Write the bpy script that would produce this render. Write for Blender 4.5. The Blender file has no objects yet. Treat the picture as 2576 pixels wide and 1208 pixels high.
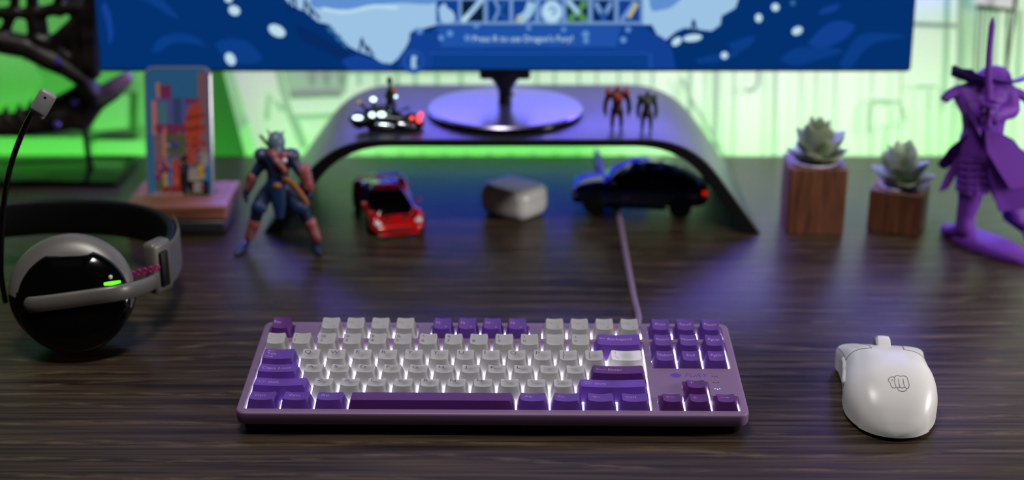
import bpy, bmesh, math, random
from mathutils import Vector, Matrix, Euler
from mathutils.geometry import tessellate_polygon
random.seed(7)
sc = bpy.context.scene
col = sc.collection
MM = 0.001
PI = math.pi
# ---------------------------------------------------------------- camera maths (photo 2576x1208; lengths in mm)
PITCH = math.radians(20.5); CAMZ = 480.0; FPX = 3600.0
CP, SP = math.cos(PITCH), math.sin(PITCH)
def ray(px, py):
    x = (px-1288)/FPX; y = (py-604)/FPX
    return Vector((x, CP-y*SP, -(SP+y*CP)))
def at(px, py, z=0.0):                       # where a sight line meets the level z
    d = ray(px, py); t = (z-CAMZ)/d.z
    return Vector((d.x*t, d.y*t, z))
def atY(px, py, Y):                          # where it meets the depth Y
    d = ray(px, py); t = Y/d.y
    return Vector((d.x*t, Y, CAMZ+d.z*t))
def atP(px, py, P, n):                       # where it meets the plane through P with normal n
    d = ray(px, py); o = Vector((0, 0, CAMZ))
    return o + d*((P-o).dot(n)/d.dot(n))
# ---------------------------------------------------------------- materials
def lin(c):
    if isinstance(c, str):
        c = tuple(int(c[i:i+2], 16)/255 for i in (0, 2, 4))
        return tuple(v/12.92 if v <= .04045 else ((v+.055)/1.055)**2.4 for v in c)
    return tuple(c)
def mat(name, c, rough=.5, metal=0., spec=.5, emit=None, strength=0., coat=0., trans=0.):
    m = bpy.data.materials.new(name); m.use_nodes = True
    b = m.node_tree.nodes['Principled BSDF']
    b.inputs['Base Color'].default_value = (*lin(c), 1)
    b.inputs['Roughness'].default_value = rough
    b.inputs['Metallic'].default_value = metal
    b.inputs['Specular IOR Level'].default_value = spec
    b.inputs['Coat Weight'].default_value = coat
    b.inputs['Coat Roughness'].default_value = .05
    if emit is not None:
        b.inputs['Emission Color'].default_value = (*lin(emit), 1)
        b.inputs['Emission Strength'].default_value = strength
    return m
def noise_mat(name, c1, c2, scale, rough=.5, spec=.5, detail=4, lo=.35, hi=.65, bump=0., metal=0., rough2=None, dist=0.):
    m = mat(name, c1, rough, metal, spec); nt = m.node_tree; b = nt.nodes['Principled BSDF']
    tc = nt.nodes.new('ShaderNodeTexCoord'); mp = nt.nodes.new('ShaderNodeMapping')
    mp.inputs['Scale'].default_value = scale
    nz = nt.nodes.new('ShaderNodeTexNoise'); nz.inputs['Scale'].default_value = 1.; nz.inputs['Detail'].default_value = detail
    nz.inputs['Distortion'].default_value = dist
    rp = nt.nodes.new('ShaderNodeValToRGB')
    rp.color_ramp.elements[0].position = lo; rp.color_ramp.elements[1].position = hi
    rp.color_ramp.elements[0].color = (*lin(c1), 1); rp.color_ramp.elements[1].color = (*lin(c2), 1)
    L = nt.links.new
    L(tc.outputs['Object'], mp.inputs['Vector']); L(mp.outputs['Vector'], nz.inputs['Vector'])
    L(nz.outputs['Fac'], rp.inputs['Fac']); L(rp.outputs['Color'], b.inputs['Base Color'])
    if rough2 is not None:
        mr = nt.nodes.new('ShaderNodeMapRange'); mr.inputs['To Min'].default_value = rough; mr.inputs['To Max'].default_value = rough2
        L(nz.outputs['Fac'], mr.inputs['Value']); L(mr.outputs['Result'], b.inputs['Roughness'])
    if bump:
        bp = nt.nodes.new('ShaderNodeBump'); bp.inputs['Strength'].default_value = bump; bp.inputs['Distance'].default_value = .0004
        L(nz.outputs['Fac'], bp.inputs['Height']); L(bp.outputs['Normal'], b.inputs['Normal'])
    return m
def translucent(m, f):
    nt = m.node_tree; b = nt.nodes['Principled BSDF']; o = next(n for n in nt.nodes if n.type == 'OUTPUT_MATERIAL')
    t = nt.nodes.new('ShaderNodeBsdfTranslucent'); t.inputs['Color'].default_value = b.inputs['Base Color'].default_value
    x = nt.nodes.new('ShaderNodeMixShader'); x.inputs['Fac'].default_value = f
    nt.links.new(b.outputs[0], x.inputs[1]); nt.links.new(t.outputs[0], x.inputs[2]); nt.links.new(x.outputs[0], o.inputs['Surface'])
    return m
def emis(name, c, s=1.):
    m = bpy.data.materials.new(name); m.use_nodes = True; nt = m.node_tree
    nt.nodes.clear()
    e = nt.nodes.new('ShaderNodeEmission'); o = nt.nodes.new('ShaderNodeOutputMaterial')
    e.inputs['Color'].default_value = (*lin(c), 1); e.inputs['Strength'].default_value = s
    nt.links.new(e.outputs[0], o.inputs[0])
    return m
# ---------------------------------------------------------------- object helpers
def finish(me, mats, angle=40):
    for m in mats: me.materials.append(m)
    me.shade_smooth()
    me.set_sharp_from_angle(angle=math.radians(angle))
def build(name, bm, mats, parent=None, angle=40, origin=None):
    """Link a bmesh (mm, world or local axes; origin is subtracted) as one mesh object."""
    if not isinstance(mats, (list, tuple)): mats = [mats]
    if origin is not None: bmesh.ops.translate(bm, vec=-Vector(origin), verts=bm.verts)
    bmesh.ops.scale(bm, vec=(MM, MM, MM), verts=bm.verts)
    bmesh.ops.recalc_face_normals(bm, faces=bm.faces)
    me = bpy.data.meshes.new(name); bm.to_mesh(me); bm.free()
    finish(me, mats, angle)
    o = bpy.data.objects.new(name, me); col.objects.link(o)
    if parent is not None: o.parent = parent
    return o
def thing(name, label, cat, loc=(0, 0, 0), rot=(0, 0, 0), group=None):
    o = bpy.data.objects.new(name, None); col.objects.link(o)
    o.empty_display_size = .01
    o.location = Vector(loc)*MM; o.rotation_euler = rot
    o['label'] = label; o['category'] = cat
    if group: o['group'] = group
    return o
def tag(o, label, cat, group=None):
    o['label'] = label; o['category'] = cat
    if group: o['group'] = group
    return o
def setmat(faces, i):
    for f in faces: f.material_index = i
def rbox(bm, c, s, r=0, seg=3, mi=0, rot=None):
    """Box with rounded edges, copied into bm."""
    t = bmesh.new(); bmesh.ops.create_cube(t, size=1.)
    bmesh.ops.scale(t, vec=s, verts=t.verts)
    if r > 0:
        bmesh.ops.bevel(t, geom=list(t.edges), offset=r, offset_type='OFFSET', segments=seg, profile=.5, affect='EDGES', clamp_overlap=True)
    M = Matrix.Translation(Vector(c))
    if rot is not None: M = M @ (rot.to_matrix().to_4x4() if isinstance(rot, Euler) else rot.to_4x4())
    t.verts.index_update()
    V = [bm.verts.new(M @ v.co) for v in t.verts]
    for f in t.faces: bm.faces.new([V[v.index] for v in f.verts]).material_index = mi
    t.free(); return V
def loft(bm, rings, cap0=True, cap1=True, mi=0, closed=True):
    R = [[bm.verts.new(p) for p in r] for r in rings]
    n = len(R[0]); fs = []
    for a, b in zip(R, R[1:]):
        for i in range(n if closed else n-1):
            j = (i+1) % n
            fs.append(bm.faces.new((a[i], a[j], b[j], b[i])))
    if cap0: fs.append(bm.faces.new(list(reversed(R[0]))))
    if cap1: fs.append(bm.faces.new(R[-1]))
    setmat(fs, mi)
    return R
def frames(pts):
    pts = [Vector(p) for p in pts]; out = []; up = None
    for i, p in enumerate(pts):
        t = (pts[min(i+1, len(pts)-1)]-pts[max(i-1, 0)])
        t = t.normalized() if t.length > 1e-9 else Vector((0, 0, 1))
        if up is None:
            up = Vector((0, 0, 1)) if abs(t.z) < .9 else Vector((0, 1, 0))
        b = t.cross(up)
        if b.length < 1e-6: b = t.orthogonal()
        b.normalize(); up = b.cross(t).normalized()
        out.append((p, t, b, up))
    return out
def tube(bm, pts, r, n=12, mi=0, flat=None, caps=True):
    """r: one radius or a list; flat=(a,b) scales along side / up."""
    F = frames(pts); rings = []
    for i, (p, t, b, u) in enumerate(F):
        rr = r[i] if isinstance(r, (list, tuple)) else r
        fa, fb = flat if flat else (1, 1)
        rings.append([p+b*(rr*fa*math.cos(2*PI*k/n))+u*(rr*fb*math.sin(2*PI*k/n)) for k in range(n)])
    return loft(bm, rings, caps, caps, mi)
def capsule(bm, a, b, ra, rb, n=12, mi=0):
    a = Vector(a); b = Vector(b); d = (b-a); L = d.length
    d = d/L if L > 1e-9 else Vector((0, 0, 1))
    pts = []; rs = []
    for k in range(4):
        th = PI/2*(1-k/4) ; pts.append(a-d*ra*math.sin(th)); rs.append(max(ra*math.cos(th), ra*.03))
    pts.append(a); rs.append(ra); pts.append(b); rs.append(rb)
    for k in range(1, 5):
        th = PI/2*k/4; pts.append(b+d*rb*math.sin(th)); rs.append(max(rb*math.cos(th), rb*.03))
    tube(bm, pts, rs, n, mi)
def chain(bm, pts, rs, n=12, mi=0):
    for i in range(len(pts)-1): capsule(bm, pts[i], pts[i+1], rs[i], rs[i+1], n, mi)
def ball(bm, c, r, mi=0, seg=16, s=(1, 1, 1), rot=None):
    n0 = len(bm.faces)
    g = bmesh.ops.create_uvsphere(bm, u_segments=seg, v_segments=max(6, seg//2), radius=r)
    M = Matrix.Translation(Vector(c))
    if rot is not None: M = M @ rot.to_matrix().to_4x4()
    M = M @ Matrix.Diagonal((*s, 1))
    bmesh.ops.transform(bm, matrix=M, verts=g['verts'])
    setmat(list(bm.faces)[n0:], mi)
def basis(axis, up=(0, 0, 1)):
    z = Vector(axis).normalized(); x = Vector(up).cross(z)
    if x.length < 1e-6: x = Vector((1, 0, 0))
    x.normalize(); y = z.cross(x)
    return x, y, z
def lathe(bm, prof, c=(0, 0, 0), axis=(0, 0, 1), n=48, mi=0, sx=1, sy=1, caps=(True, True)):
    x, y, z = basis(axis, (0, 1, 0) if abs(Vector(axis).normalized().z) > .95 else (0, 0, 1)); c = Vector(c)
    rings = [[c+z*h+x*(r*sx*math.cos(2*PI*k/n))+y*(r*sy*math.sin(2*PI*k/n)) for k in range(n)] for r, h in prof]
    return loft(bm, rings, caps[0], caps[1], mi)
def prism(bm, poly, f, t0, t1, mi=0):
    """poly 2-D points; f(u, v, t) -> 3-D."""
    a = [bm.verts.new(f(u, v, t0)) for u, v in poly]; b = [bm.verts.new(f(u, v, t1)) for u, v in poly]
    n = len(a); fs = []
    for i in range(n): fs.append(bm.faces.new((a[i], a[(i+1) % n], b[(i+1) % n], b[i])))
    fs.append(bm.faces.new(a)); fs.append(bm.faces.new(list(reversed(b))))
    setmat(fs, mi)
def flatpoly(bm, pts, mi=0):
    vs = [bm.verts.new(p) for p in pts]
    f = bm.faces.new(vs); f.material_index = mi
    return f
def round_poly(pts, r, n=4):
    out = []; N = len(pts)
    for i in range(N):
        p = Vector(pts[i]); a = Vector(pts[i-1]); b = Vector(pts[(i+1) % N])
        da = (a-p); db = (b-p); rr = min(r, da.length*.49, db.length*.49)
        A = p+da.normalized()*rr; B = p+db.normalized()*rr
        for k in range(n+1):
            t = k/n; out.append(A*(1-t)**2 + p*2*t*(1-t)*1.0 + B*t*t)
    return [(v.x, v.y) for v in out]
def rrect(x0, y0, x1, y1, r, n=4):
    out = []
    for cx, cy, a0 in ((x1-r, y1-r, 0), (x0+r, y1-r, 90), (x0+r, y0+r, 180), (x1-r, y0+r, 270)):
        for k in range(n+1):
            a = math.radians(a0+90*k/n); out.append((cx+r*math.cos(a), cy+r*math.sin(a)))
    return out
def smooth_path(pts, k=6):
    P = [Vector(p) for p in pts]; out = []
    for i in range(len(P)-1):
        p0 = P[max(i-1, 0)]; p1 = P[i]; p2 = P[i+1]; p3 = P[min(i+2, len(P)-1)]
        for j in range(k):
            t = j/k
            out.append(.5*((2*p1)+(p2-p0)*t+(2*p0-5*p1+4*p2-p3)*t*t+(3*p1-p0-3*p2+p3)*t**3))
    out.append(P[-1]); return out
def blob(name, bm, mats, parent, voxel=1., smooth=6, origin=None):
    """Fuse overlapping closed shells into one continuous skin."""
    if not isinstance(mats, (list, tuple)): mats = [mats]
    if origin is not None: bmesh.ops.translate(bm, vec=-Vector(origin), verts=bm.verts)
    bmesh.ops.recalc_face_normals(bm, faces=bm.faces)
    me = bpy.data.meshes.new('t'); bm.to_mesh(me); bm.free()
    o = bpy.data.objects.new('t', me); col.objects.link(o)
    m = o.modifiers.new('r', 'REMESH'); m.mode = 'VOXEL'; m.voxel_size = voxel
    if smooth:
        s = o.modifiers.new('s', 'SMOOTH'); s.factor = .5; s.iterations = smooth
    bpy.context.view_layer.update()
    dg = bpy.context.evaluated_depsgraph_get()
    me2 = bpy.data.meshes.new_from_object(o.evaluated_get(dg))
    bpy.data.objects.remove(o); bpy.data.meshes.remove(me)
    me2.materials.clear()
    for v in me2.vertices: v.co *= MM
    me2.name = name
    for m in mats: me2.materials.append(m)
    me2.shade_smooth()
    ob = bpy.data.objects.new(name, me2); col.objects.link(ob); ob.parent = parent
    return ob
_txt = {}
def glyphs(s, shear=0., spacing=1.):
    """Flat outline of a word: (verts2d, faces), cap height 1, starting at x=0."""
    k = (s, shear, spacing)
    if k in _txt: return _txt[k]
    cu = bpy.data.curves.new('t', 'FONT'); cu.body = s; cu.size = 1.; cu.shear = shear; cu.space_character = spacing
    cu.resolution_u = 3
    o = bpy.data.objects.new('t', cu); col.objects.link(o)
    bpy.context.view_layer.update()
    me = bpy.data.meshes.new_from_object(o.evaluated_get(bpy.context.evaluated_depsgraph_get()))
    vs = [(v.co.x/.7, v.co.y/.7) for v in me.vertices]; fs = [tuple(p.vertices) for p in me.polygons]
    bpy.data.objects.remove(o); bpy.data.curves.remove(cu); bpy.data.meshes.remove(me)
    x0 = min((v[0] for v in vs), default=0)
    vs = [(x-x0, y) for x, y in vs]
    _txt[k] = (vs, fs); return _txt[k]
def put_text(bm, s, f, x, y, h, mi=0, sx=1., shear=0., spacing=1., center=False):
    vs, fs = glyphs(s, shear, spacing)
    w = max((v[0] for v in vs), default=0)*h*sx
    if center: x -= w/2
    V = [bm.verts.new(f(x+a*h*sx, y+b*h)) for a, b in vs]
    for p in fs:
        try: bm.faces.new([V[i] for i in p]).material_index = mi
        except ValueError: pass
    return w
def stroke(bm, pts, w, f, mi=0, closed=False):
    """Flat ribbon of width w along 2-D points, mapped through f(x, y)."""
    P = [Vector(p) for p in pts]; N = len(P)
    L = []; R = []
    for i, p in enumerate(P):
        a = P[(i-1) % N] if (closed or i) else P[i]; b = P[(i+1) % N] if (closed or i < N-1) else P[i]
        t = (b-a); t = t.normalized() if t.length > 1e-9 else Vector((1, 0))
        n = Vector((-t.y, t.x))*w/2
        L.append(bm.verts.new(f(*(p+n)))); R.append(bm.verts.new(f(*(p-n))))
    for i in range(N if closed else N-1):
        j = (i+1) % N
        bm.faces.new((L[i], R[i], R[j], L[j])).material_index = mi
def fill2d(bm, pts, f, mi=0):
    V = [bm.verts.new(f(*p)) for p in pts]
    for t in tessellate_polygon([[Vector((*p, 0)) for p in pts]]):
        try: bm.faces.new([V[i] for i in t]).material_index = mi
        except ValueError: pass
B = bmesh.new
# ================================================================ SETTING
WALLY = 1600.0
M_desk = noise_mat('dark_wood_laminate', '1e1711', '4d3f32', (7, 260, 60), rough=.28, rough2=.44, spec=.22, detail=7, lo=.36, hi=.72, bump=.25, dist=.35)
def desk_grain(m):
    nt = m.node_tree; L = nt.links.new; bs = nt.nodes['Principled BSDF']
    tc = nt.nodes.new('ShaderNodeTexCoord'); mp = nt.nodes.new('ShaderNodeMapping'); mp.inputs['Scale'].default_value = (2.4, 9, 1)
    wv = nt.nodes.new('ShaderNodeTexWave'); wv.wave_type = 'BANDS'; wv.bands_direction = 'Y'
    wv.inputs['Scale'].default_value = 1.5; wv.inputs['Distortion'].default_value = 11; wv.inputs['Detail'].default_value = 3; wv.inputs['Detail Scale'].default_value = .7
    rp = nt.nodes.new('ShaderNodeValToRGB'); rp.color_ramp.elements[0].position = .80; rp.color_ramp.elements[1].position = 1.0
    m2 = nt.nodes.new('ShaderNodeMapping'); m2.inputs['Scale'].default_value = (45, 240, 1)
    nz = nt.nodes.new('ShaderNodeTexNoise'); nz.inputs['Scale'].default_value = 1; nz.inputs['Detail'].default_value = 3
    r2 = nt.nodes.new('ShaderNodeValToRGB'); r2.color_ramp.elements[0].position = .42; r2.color_ramp.elements[1].position = .68
    mu = nt.nodes.new('ShaderNodeMath'); mu.operation = 'MULTIPLY'; ml = nt.nodes.new('ShaderNodeMath'); ml.operation = 'MULTIPLY'; ml.inputs[1].default_value = .42
    mx = nt.nodes.new('ShaderNodeMix'); mx.data_type = 'RGBA'; mx.inputs['B'].default_value = (*lin('7a6654'), 1)
    old = bs.inputs['Base Color'].links[0].from_socket
    L(tc.outputs['Object'], mp.inputs['Vector']); L(mp.outputs['Vector'], wv.inputs['Vector']); L(wv.outputs['Fac'], rp.inputs['Fac'])
    L(tc.outputs['Object'], m2.inputs['Vector']); L(m2.outputs['Vector'], nz.inputs['Vector']); L(nz.outputs['Fac'], r2.inputs['Fac'])
    L(rp.outputs['Color'], mu.inputs[0]); L(r2.outputs['Color'], mu.inputs[1]); L(mu.outputs[0], ml.inputs[0])
    L(ml.outputs[0], mx.inputs['Factor']); L(old, mx.inputs['A']); L(mx.outputs['Result'], bs.inputs['Base Color'])
desk_grain(M_desk)
M_wall = mat('wall_paint', '8f8f94', .8)
M_floor = noise_mat('floor_boards', '26211d', '3a322b', (3, 30, 3), .6)
def struct(name, bm, m):
    o = build(name, bm, m); o['kind'] = 'structure'; return o
b = B(); rbox(b, (0, WALLY+50, 400), (3600, 100, 2300)); struct('wall_back', b, M_wall)
b = B(); rbox(b, (0, 600, -760), (3600, 2100, 60)); struct('floor', b, M_floor)
desk = thing('desk', 'dark wood-grain desk top under the keyboard, mouse and monitor shelf', 'desk', (0, 1150, -730))
b = B(); rbox(b, (0, 1149.5, -14), (2000, 819, 28), 1.5, 2); build('desktop', b, M_desk, desk, origin=(0, 1150, -730))
M_blackmetal = mat('black_powder_coat', '101012', .5, 0, .4)
for sx in (-1, 1):
    for sy in (800, 1500):
        b = B(); rbox(b, (sx*930, sy, -379), (50, 50, 702), 3, 2); build('leg', b, M_blackmetal, desk, origin=(0, 1150, -730))
# ---- printed sheet on the wall
M_m = [mat('print_white', 'e6e6e6', .8), mat('print_green', '8cc886', .8), mat('print_dark_green', '1f6b20', .8),
       mat('print_grey_line', '8f9d98', .8), mat('print_pale_green', 'a9dca4', .8), mat('print_charcoal', '2c3a33', .8), mat('print_grey_green', 'a9bfae', .8)]
b = B()
lay = [0]
def wallpt(px, py):
    v = atY(px, py, WALLY-2); v.y = WALLY-2.0-.25*lay[0]-.05*random.random(); return v
def wpoly(pts, mi):
    lay[0] += 1; fill2d(b, pts, wallpt, mi)
def wline(pts, w, mi=3, closed=False):
    lay[0] += 1; stroke(b, pts, w, wallpt, mi, closed)
rbox(b, (0, WALLY-1, 640), (1900, 2, 1500), 0, 1, 0)
wpoly([(-700, -400), (545, -400), (545, 440), (-700, 440)], 1)
wpoly([(545, 150), (640, 440), (545, 440)], 2); wpoly([(528, 100), (556, 100), (632, 440), (528, 440)], 2)
wpoly([(225, 262), (305, 236), (325, 240), (322, 322), (235, 330)], 4); wline([(338, 232), (336, 345), (225, 348)], 16, 2)
wpoly([(-20, 345), (215, 345), (225, 392), (-20, 392)], 4); wpoly([(240, 352), (362, 352), (362, 392), (240, 392)], 4)
wpoly([(-40, 128), (80, 145), (110, 200), (80, 250), (-40, 275)], 4)
wpoly([(560, 170), (585, 170), (622, 300), (662, 440), (632, 440)], 4)
wline([(575, 170), (607, 322), (614, 305)], 12, 6); wline([(607, 322), (625, 300)], 10, 6)
wline([(672, 300), (677, 236), (705, 268), (715, 275)], 12, 6)
wline([(700, 172), (722, 262), (765, 372)], 16, 6)
wpoly([(712, 172), (880, 172), (870, 232), (730, 238)], 6); wline([(730, 240), (860, 236)], 12, 3)
for x in (775, 812, 850): wpoly([(x, 180), (x+22, 180), (x+18, 214), (x+4, 214)], 3)
wline([(735, 290), (860, 286)], 10, 6); wline([(748, 300), (772, 362)], 8, 6)
for x in (905, 950, 1000, 1045, 1100, 1160): wline([(x, 170), (x, 212)], 10, 6)
wline([(880, 178), (1205, 178)], 7, 6)
for x in (1350, 1395, 1455, 1500, 1555, 1600, 1640): wline([(x, 172), (x, 214)], 8, 6)
for x, w in ((1735, 16), (1800, 22), (1845, 10), (1948, 14), (2010, 6), (2050, 8), (2098, 8), (2190, 6), (2262, 6)):
    wline([(x, 120), (x-4, 330), (x-6, 405)], w*.7, 6)
wline([(1905, 150), (1903, 205), (1890, 221), (1872, 221)], 8, 3)
wline([(1712, 190), (1745, 260), (1800, 350), (1830, 400)], 10, 6)
wline([(2178, 330), (2180, 262), (2200, 246), (2258, 250), (2272, 300)], 8, 6)
wline([(2215, 380), (2222, 310), (2262, 308)], 6, 6)
wline([(2290, 55), (2410, 60)], 10, 3); wline([(2408, -60), (2404, 150), (2396, 260)], 14, 6); wline([(2350, 210), (2300, 210)], 5, 6)
for x, w, c in ((2452, 7, 3), (2464, 5, 5), (2480, 9, 6), (2500, 5, 3), (2528, 6, 5), (2560, 6, 6), (2590, 8, 3)):
    wline([(x, 18), (x-4, 90), (x-9, 200)], w, c)
wpoly([(2440, -60), (2546, -60), (2540, 18), (2440, 10)], 0); wline([(2446, 10), (2540, 20), (2548, -60)], 12, 5)
for k in range(9): wline([(2330+30*k, 215), (2328+30*k, 392)], 4, 6)
for k in range(16): wline([(900+55*k, 374), (905+55*k, 395)], 9, 4)
mural = tag(build('wall_mural', b, M_m, angle=1), 'large printed sheet of sketched city line art covering the wall behind desk', 'wall print')
# ================================================================ KEYBOARD
U = 19.05
KT = math.radians(5.3); KY = -0.0117
M_case = mat('lilac_case', '7c6185', .45, 0, .4)
M_kbase = mat('black_plastic', '09090a', .55, 0, .3)
M_plate = mat('backlit_plate', 'e8e2f2', .6, emit='efe6ff', strength=7.5)
M_white = mat('white_keycap', 'b2b2ad', .5, 0, .4)
M_pur = mat('purple_keycap', '5f3a93', .5, 0, .4)
M_plum = mat('plum_keycap', '57246f', .5, 0, .4)
translucent(M_white, .52); translucent(M_pur, .08)
M_legd = mat('purple_legend', '43305c', .6)
M_legp = mat('pink_legend', 'b48fc4', .6)
M_legg = mat('grey_legend', '8b8790', .6)
M_logo = mat('violet_print', '5c31ae', .5)
Rk = Euler((KT, 0, KY), 'XYZ')
Rk = (Matrix.Rotation(KY, 3, 'Z') @ Matrix.Rotation(KT, 3, 'X'))
kroot = Vector((-13.3, 952.3, 24.0)) - Rk @ Vector((0, 0, 18))
kb = thing('keyboard', 'purple and white backlit mechanical keyboard with lilac case lying on the desk', 'keyboard', kroot, Rk.to_euler())
X = lambda u: (u-9.125)*U
Y = lambda u: (u-3)*U
e = .4
ox0, ox1, oy0, oy1 = X(0)-5.6, X(18.25)+5.6, Y(0)-6.2, Y(6.25)+6.2
cut = [rrect(X(a)-e, Y(c)-e, X(bb)+e, Y(d)+e, 1.6) for a, c, bb, d in
       ((0, 5.25, 1, 6.25), (2, 5.25, 6, 6.25), (6.5, 5.25, 10.5, 6.25), (11, 5.25, 15, 6.25), (0, 0, 15, 5), (15.25, 5.25, 18.25, 6.25), (15.25, 3, 18.25, 5))]
cut.append(round_poly([(X(15.25)-e, Y(0)-e), (X(18.25)+e, Y(0)-e), (X(18.25)+e, Y(1)+e), (X(17.25)+e, Y(1)+e), (X(17.25)+e, Y(2)+e), (X(16.25)-e, Y(2)+e), (X(16.25)-e, Y(1)+e), (X(15.25)-e, Y(1)+e)], 1.6))
b = B()
def outer(ins): return rrect(ox0+ins, oy0+ins, ox1-ins, oy1-ins, max(7.5-ins, 1), 8)
edges = []
top = [b.verts.new((x, y, 18)) for x, y in outer(1.6)]
for i in range(len(top)): edges.append(b.edges.new((top[i], top[(i+1) % len(top)])))
for c in cut:
    v = [b.verts.new((x, y, 18)) for x, y in c]; w = [b.verts.new((x, y, 10.6)) for x, y in c]
    m_ = len(v)
    for i in range(m_): edges.append(b.edges.new((v[i], v[(i+1) % m_])))
    for i in range(m_): b.faces.new((v[i], v[(i+1) % m_], w[(i+1) % m_], w[i]))
bmesh.ops.triangle_fill(b, edges=edges, use_beauty=True, use_dissolve=False)
prev = top
for ins, z in ((.7, 17.75), (.2, 17.2), (0, 16.3), (0, 10.2), (.4, 8.9), (1.4, 8.1), (5, 8.0)):
    cur = [b.verts.new((x, y, z)) for x, y in outer(ins)]
    for i in range(len(cur)):
        j = (i+1) % len(cur); b.faces.new((prev[i], prev[j], cur[j], cur[i]))
    prev = cur
build('case', b, M_case, kb, 35)
b = B()
rings = []
for ins, z in ((6, 0), (4.8, .4), (4.2, 1.5), (3.6, 8), (3.6, 8.5)):
    rings.append([(x, y, z) for x, y in rrect(ox0+ins, oy0+ins, ox1-ins, oy1-ins, 7, 6)])
loft(b, rings); build('base', b, M_kbase, kb, 35)
for sx in (-1, 1):
    b = B(); rbox(b, (sx*140, oy1-14, -5.2), (26, 9, 11.5), 1.5, 2, 0, Matrix.Rotation(-KT, 3, 'X')); build('tilt_foot', b, M_kbase, kb)
b = B(); rbox(b, (0, .125*U, 10.9), (ox1-ox0-8, oy1-oy0-8, .5))
SWITCH_PLATE = b
ROW = {5: (7.3, 8.9), 4: (7.4, 8.6), 3: (5.5, 5.7), 2: (5.7, 4.0), 1: (5.8, 3.6), 0: (6.0, 3.9)}
def arrow2(pts):  # helper for legend arrows
    return pts
def keycap(x0, w, row, m, legends=(), leg=M_legd, y0=None):
    """legends: (kind, text/shape, dx from left of top, v centre as share from the back, height)"""
    yb = {5: 5.25}.get(row, row) if y0 is None else y0
    zf, zb = ROW[row]; zf += 18; zb += 18
    xa, xb = X(x0)+.4, X(x0+w)-.4; ya, yc = Y(yb)+.4, Y(yb+1)-.4
    ta, tb = xa+2.9, xb-2.9; tc, td = Y(yb)+3.2, Y(yb+1)-2.6
    cx = (ta+tb)/2; hw = (tb-ta)/2
    space = w > 5
    dip = .95 if not space else 0
    def zt(x, y):
        s = (y-tc)/(td-tc); z = zf+(zb-zf)*s
        q = (x-cx)/hw
        z -= dip*(1-min(q*q, 1.3))
        if space: z -= .9*(2*s-1)**2 - .3
        return z
    b = B(); N = 5
    nx = 6 if w < 2 else 14
    def ring(ax, bx, ay, by, r, zfun):
        # rounded rectangle with subdivided long sides so that the dip shows
        P = []
        cor = [(bx-r, by-r, 0), (ax+r, by-r, 90), (ax+r, ay+r, 180), (bx-r, ay+r, 270)]
        for ci, (qx, qy, a0) in enumerate(cor):
            for k in range(4):
                a = math.radians(a0+90*k/3); P.append((qx+r*math.cos(a), qy+r*math.sin(a)))
            if ci == 0: P += [(bx-r+(ax-bx+2*r)*k/nx, by) for k in range(1, nx)]
            if ci == 2: P += [(ax+r+(bx-ax-2*r)*k/nx, ay) for k in range(1, nx)]
        return [Vector((x, y, zfun(x, y))) for x, y in P]
    R0 = ring(xa, xb, ya, yc, .9, lambda x, y: 12.2)
    R1 = ring(ta, tb, tc, td, 1.7, zt)
    lo = ring(ta-.25, tb+.25, tc-.25, td+.25, 1.8, lambda x, y: zt(max(ta, min(tb, x)), max(tc, min(td, y)))-.55)
    mid = [a.lerp(c, .5)+Vector((0, 0, 0)) for a, c in zip(R0, lo)]
    rings = [R0, mid, lo, [l.lerp(r, .55)+Vector((0, 0, .17)) for l, r in zip(lo, R1)]]
    C = Vector((cx, (tc+td)/2, 0))
    for s in (1, .93, .7, .45, .2):
        rr = []
        for p in R1:
            x = C.x+(p.x-C.x)*s; y = C.y+(p.y-C.y)*s; rr.append(Vector((x, y, zt(x, y)-(.0 if s < 1 else .06))))
        rings.append(rr)
    loft(b, rings, False, True, 0)
    kc = (X(x0)+X(x0+w))/2, (Y(yb)+Y(yb+1))/2
    rbox(SWITCH_PLATE, (*kc, 13), (13.8, 13.8, 4), .8, 1, 1); rbox(SWITCH_PLATE, (*kc, 17), (6, 6, 6), .5, 1, 1)
    f = lambda x, y: Vector((x, y, zt(x, y)+.11))
    for kind, s, dx, v, h in legends:
        yy = td-(td-tc)*v-h/2
        if kind == 't': put_text(b, s, f, ta+dx, yy, h, 1)
        elif kind == 'c': put_text(b, s, f, cx, yy, h, 1, center=True)
        else:
            for st in SH[s]:
                pts = [(ta+dx+px*h, yy+py*h) for px, py in st]
                stroke(b, pts, .38, f, 1)
    o = build('keycap', b, [m, leg], kb, 50)
    return o
SH = {  # stroke shapes in units of legend height
 'left': [[(0, .5), (1.6, .5)], [(.4, .8), (0, .5), (.4, .2)]],
 'right': [[(0, .5), (1.6, .5)], [(1.2, .8), (1.6, .5), (1.2, .2)]],
 'up': [[(.4, 0), (.4, 1)], [(0, .6), (.4, 1), (.8, .6)]],
 'down': [[(.4, 0), (.4, 1)], [(0, .4), (.4, 0), (.8, .4)]],
 'tableft': [[(0, .15), (0, .85)], [(.1, .5), (2, .5)], [(.5, .8), (.1, .5), (.5, .2)]],
 'tabright': [[(2, .15), (2, .85)], [(0, .5), (1.9, .5)], [(1.5, .8), (1.9, .5), (1.5, .2)]],
 'shift': [[(.35, 0), (.35, .45), (0, .45), (.65, 1), (1.3, .45), (.95, .45), (.95, 0), (.35, 0)]],
 'enter': [[(0, .4), (2, .4), (2, .9)], [(.4, .7), (0, .4), (.4, .1)]],
 'menu': [[(0, .9), (1.1, .9)], [(0, .5), (1.1, .5)], [(0, .1), (1.1, .1)], [(1.3, .6), (1.7, .2), (1.8, .5)]],
 'icon': [[(0, .1), (1.2, .1)], [(.1, .7), (.6, .3), (1.1, .7)]],
 'bar': [[(.3, 0), (.3, 1)]], 'back': [[(0, 1), (.7, 0)]],
}
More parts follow.
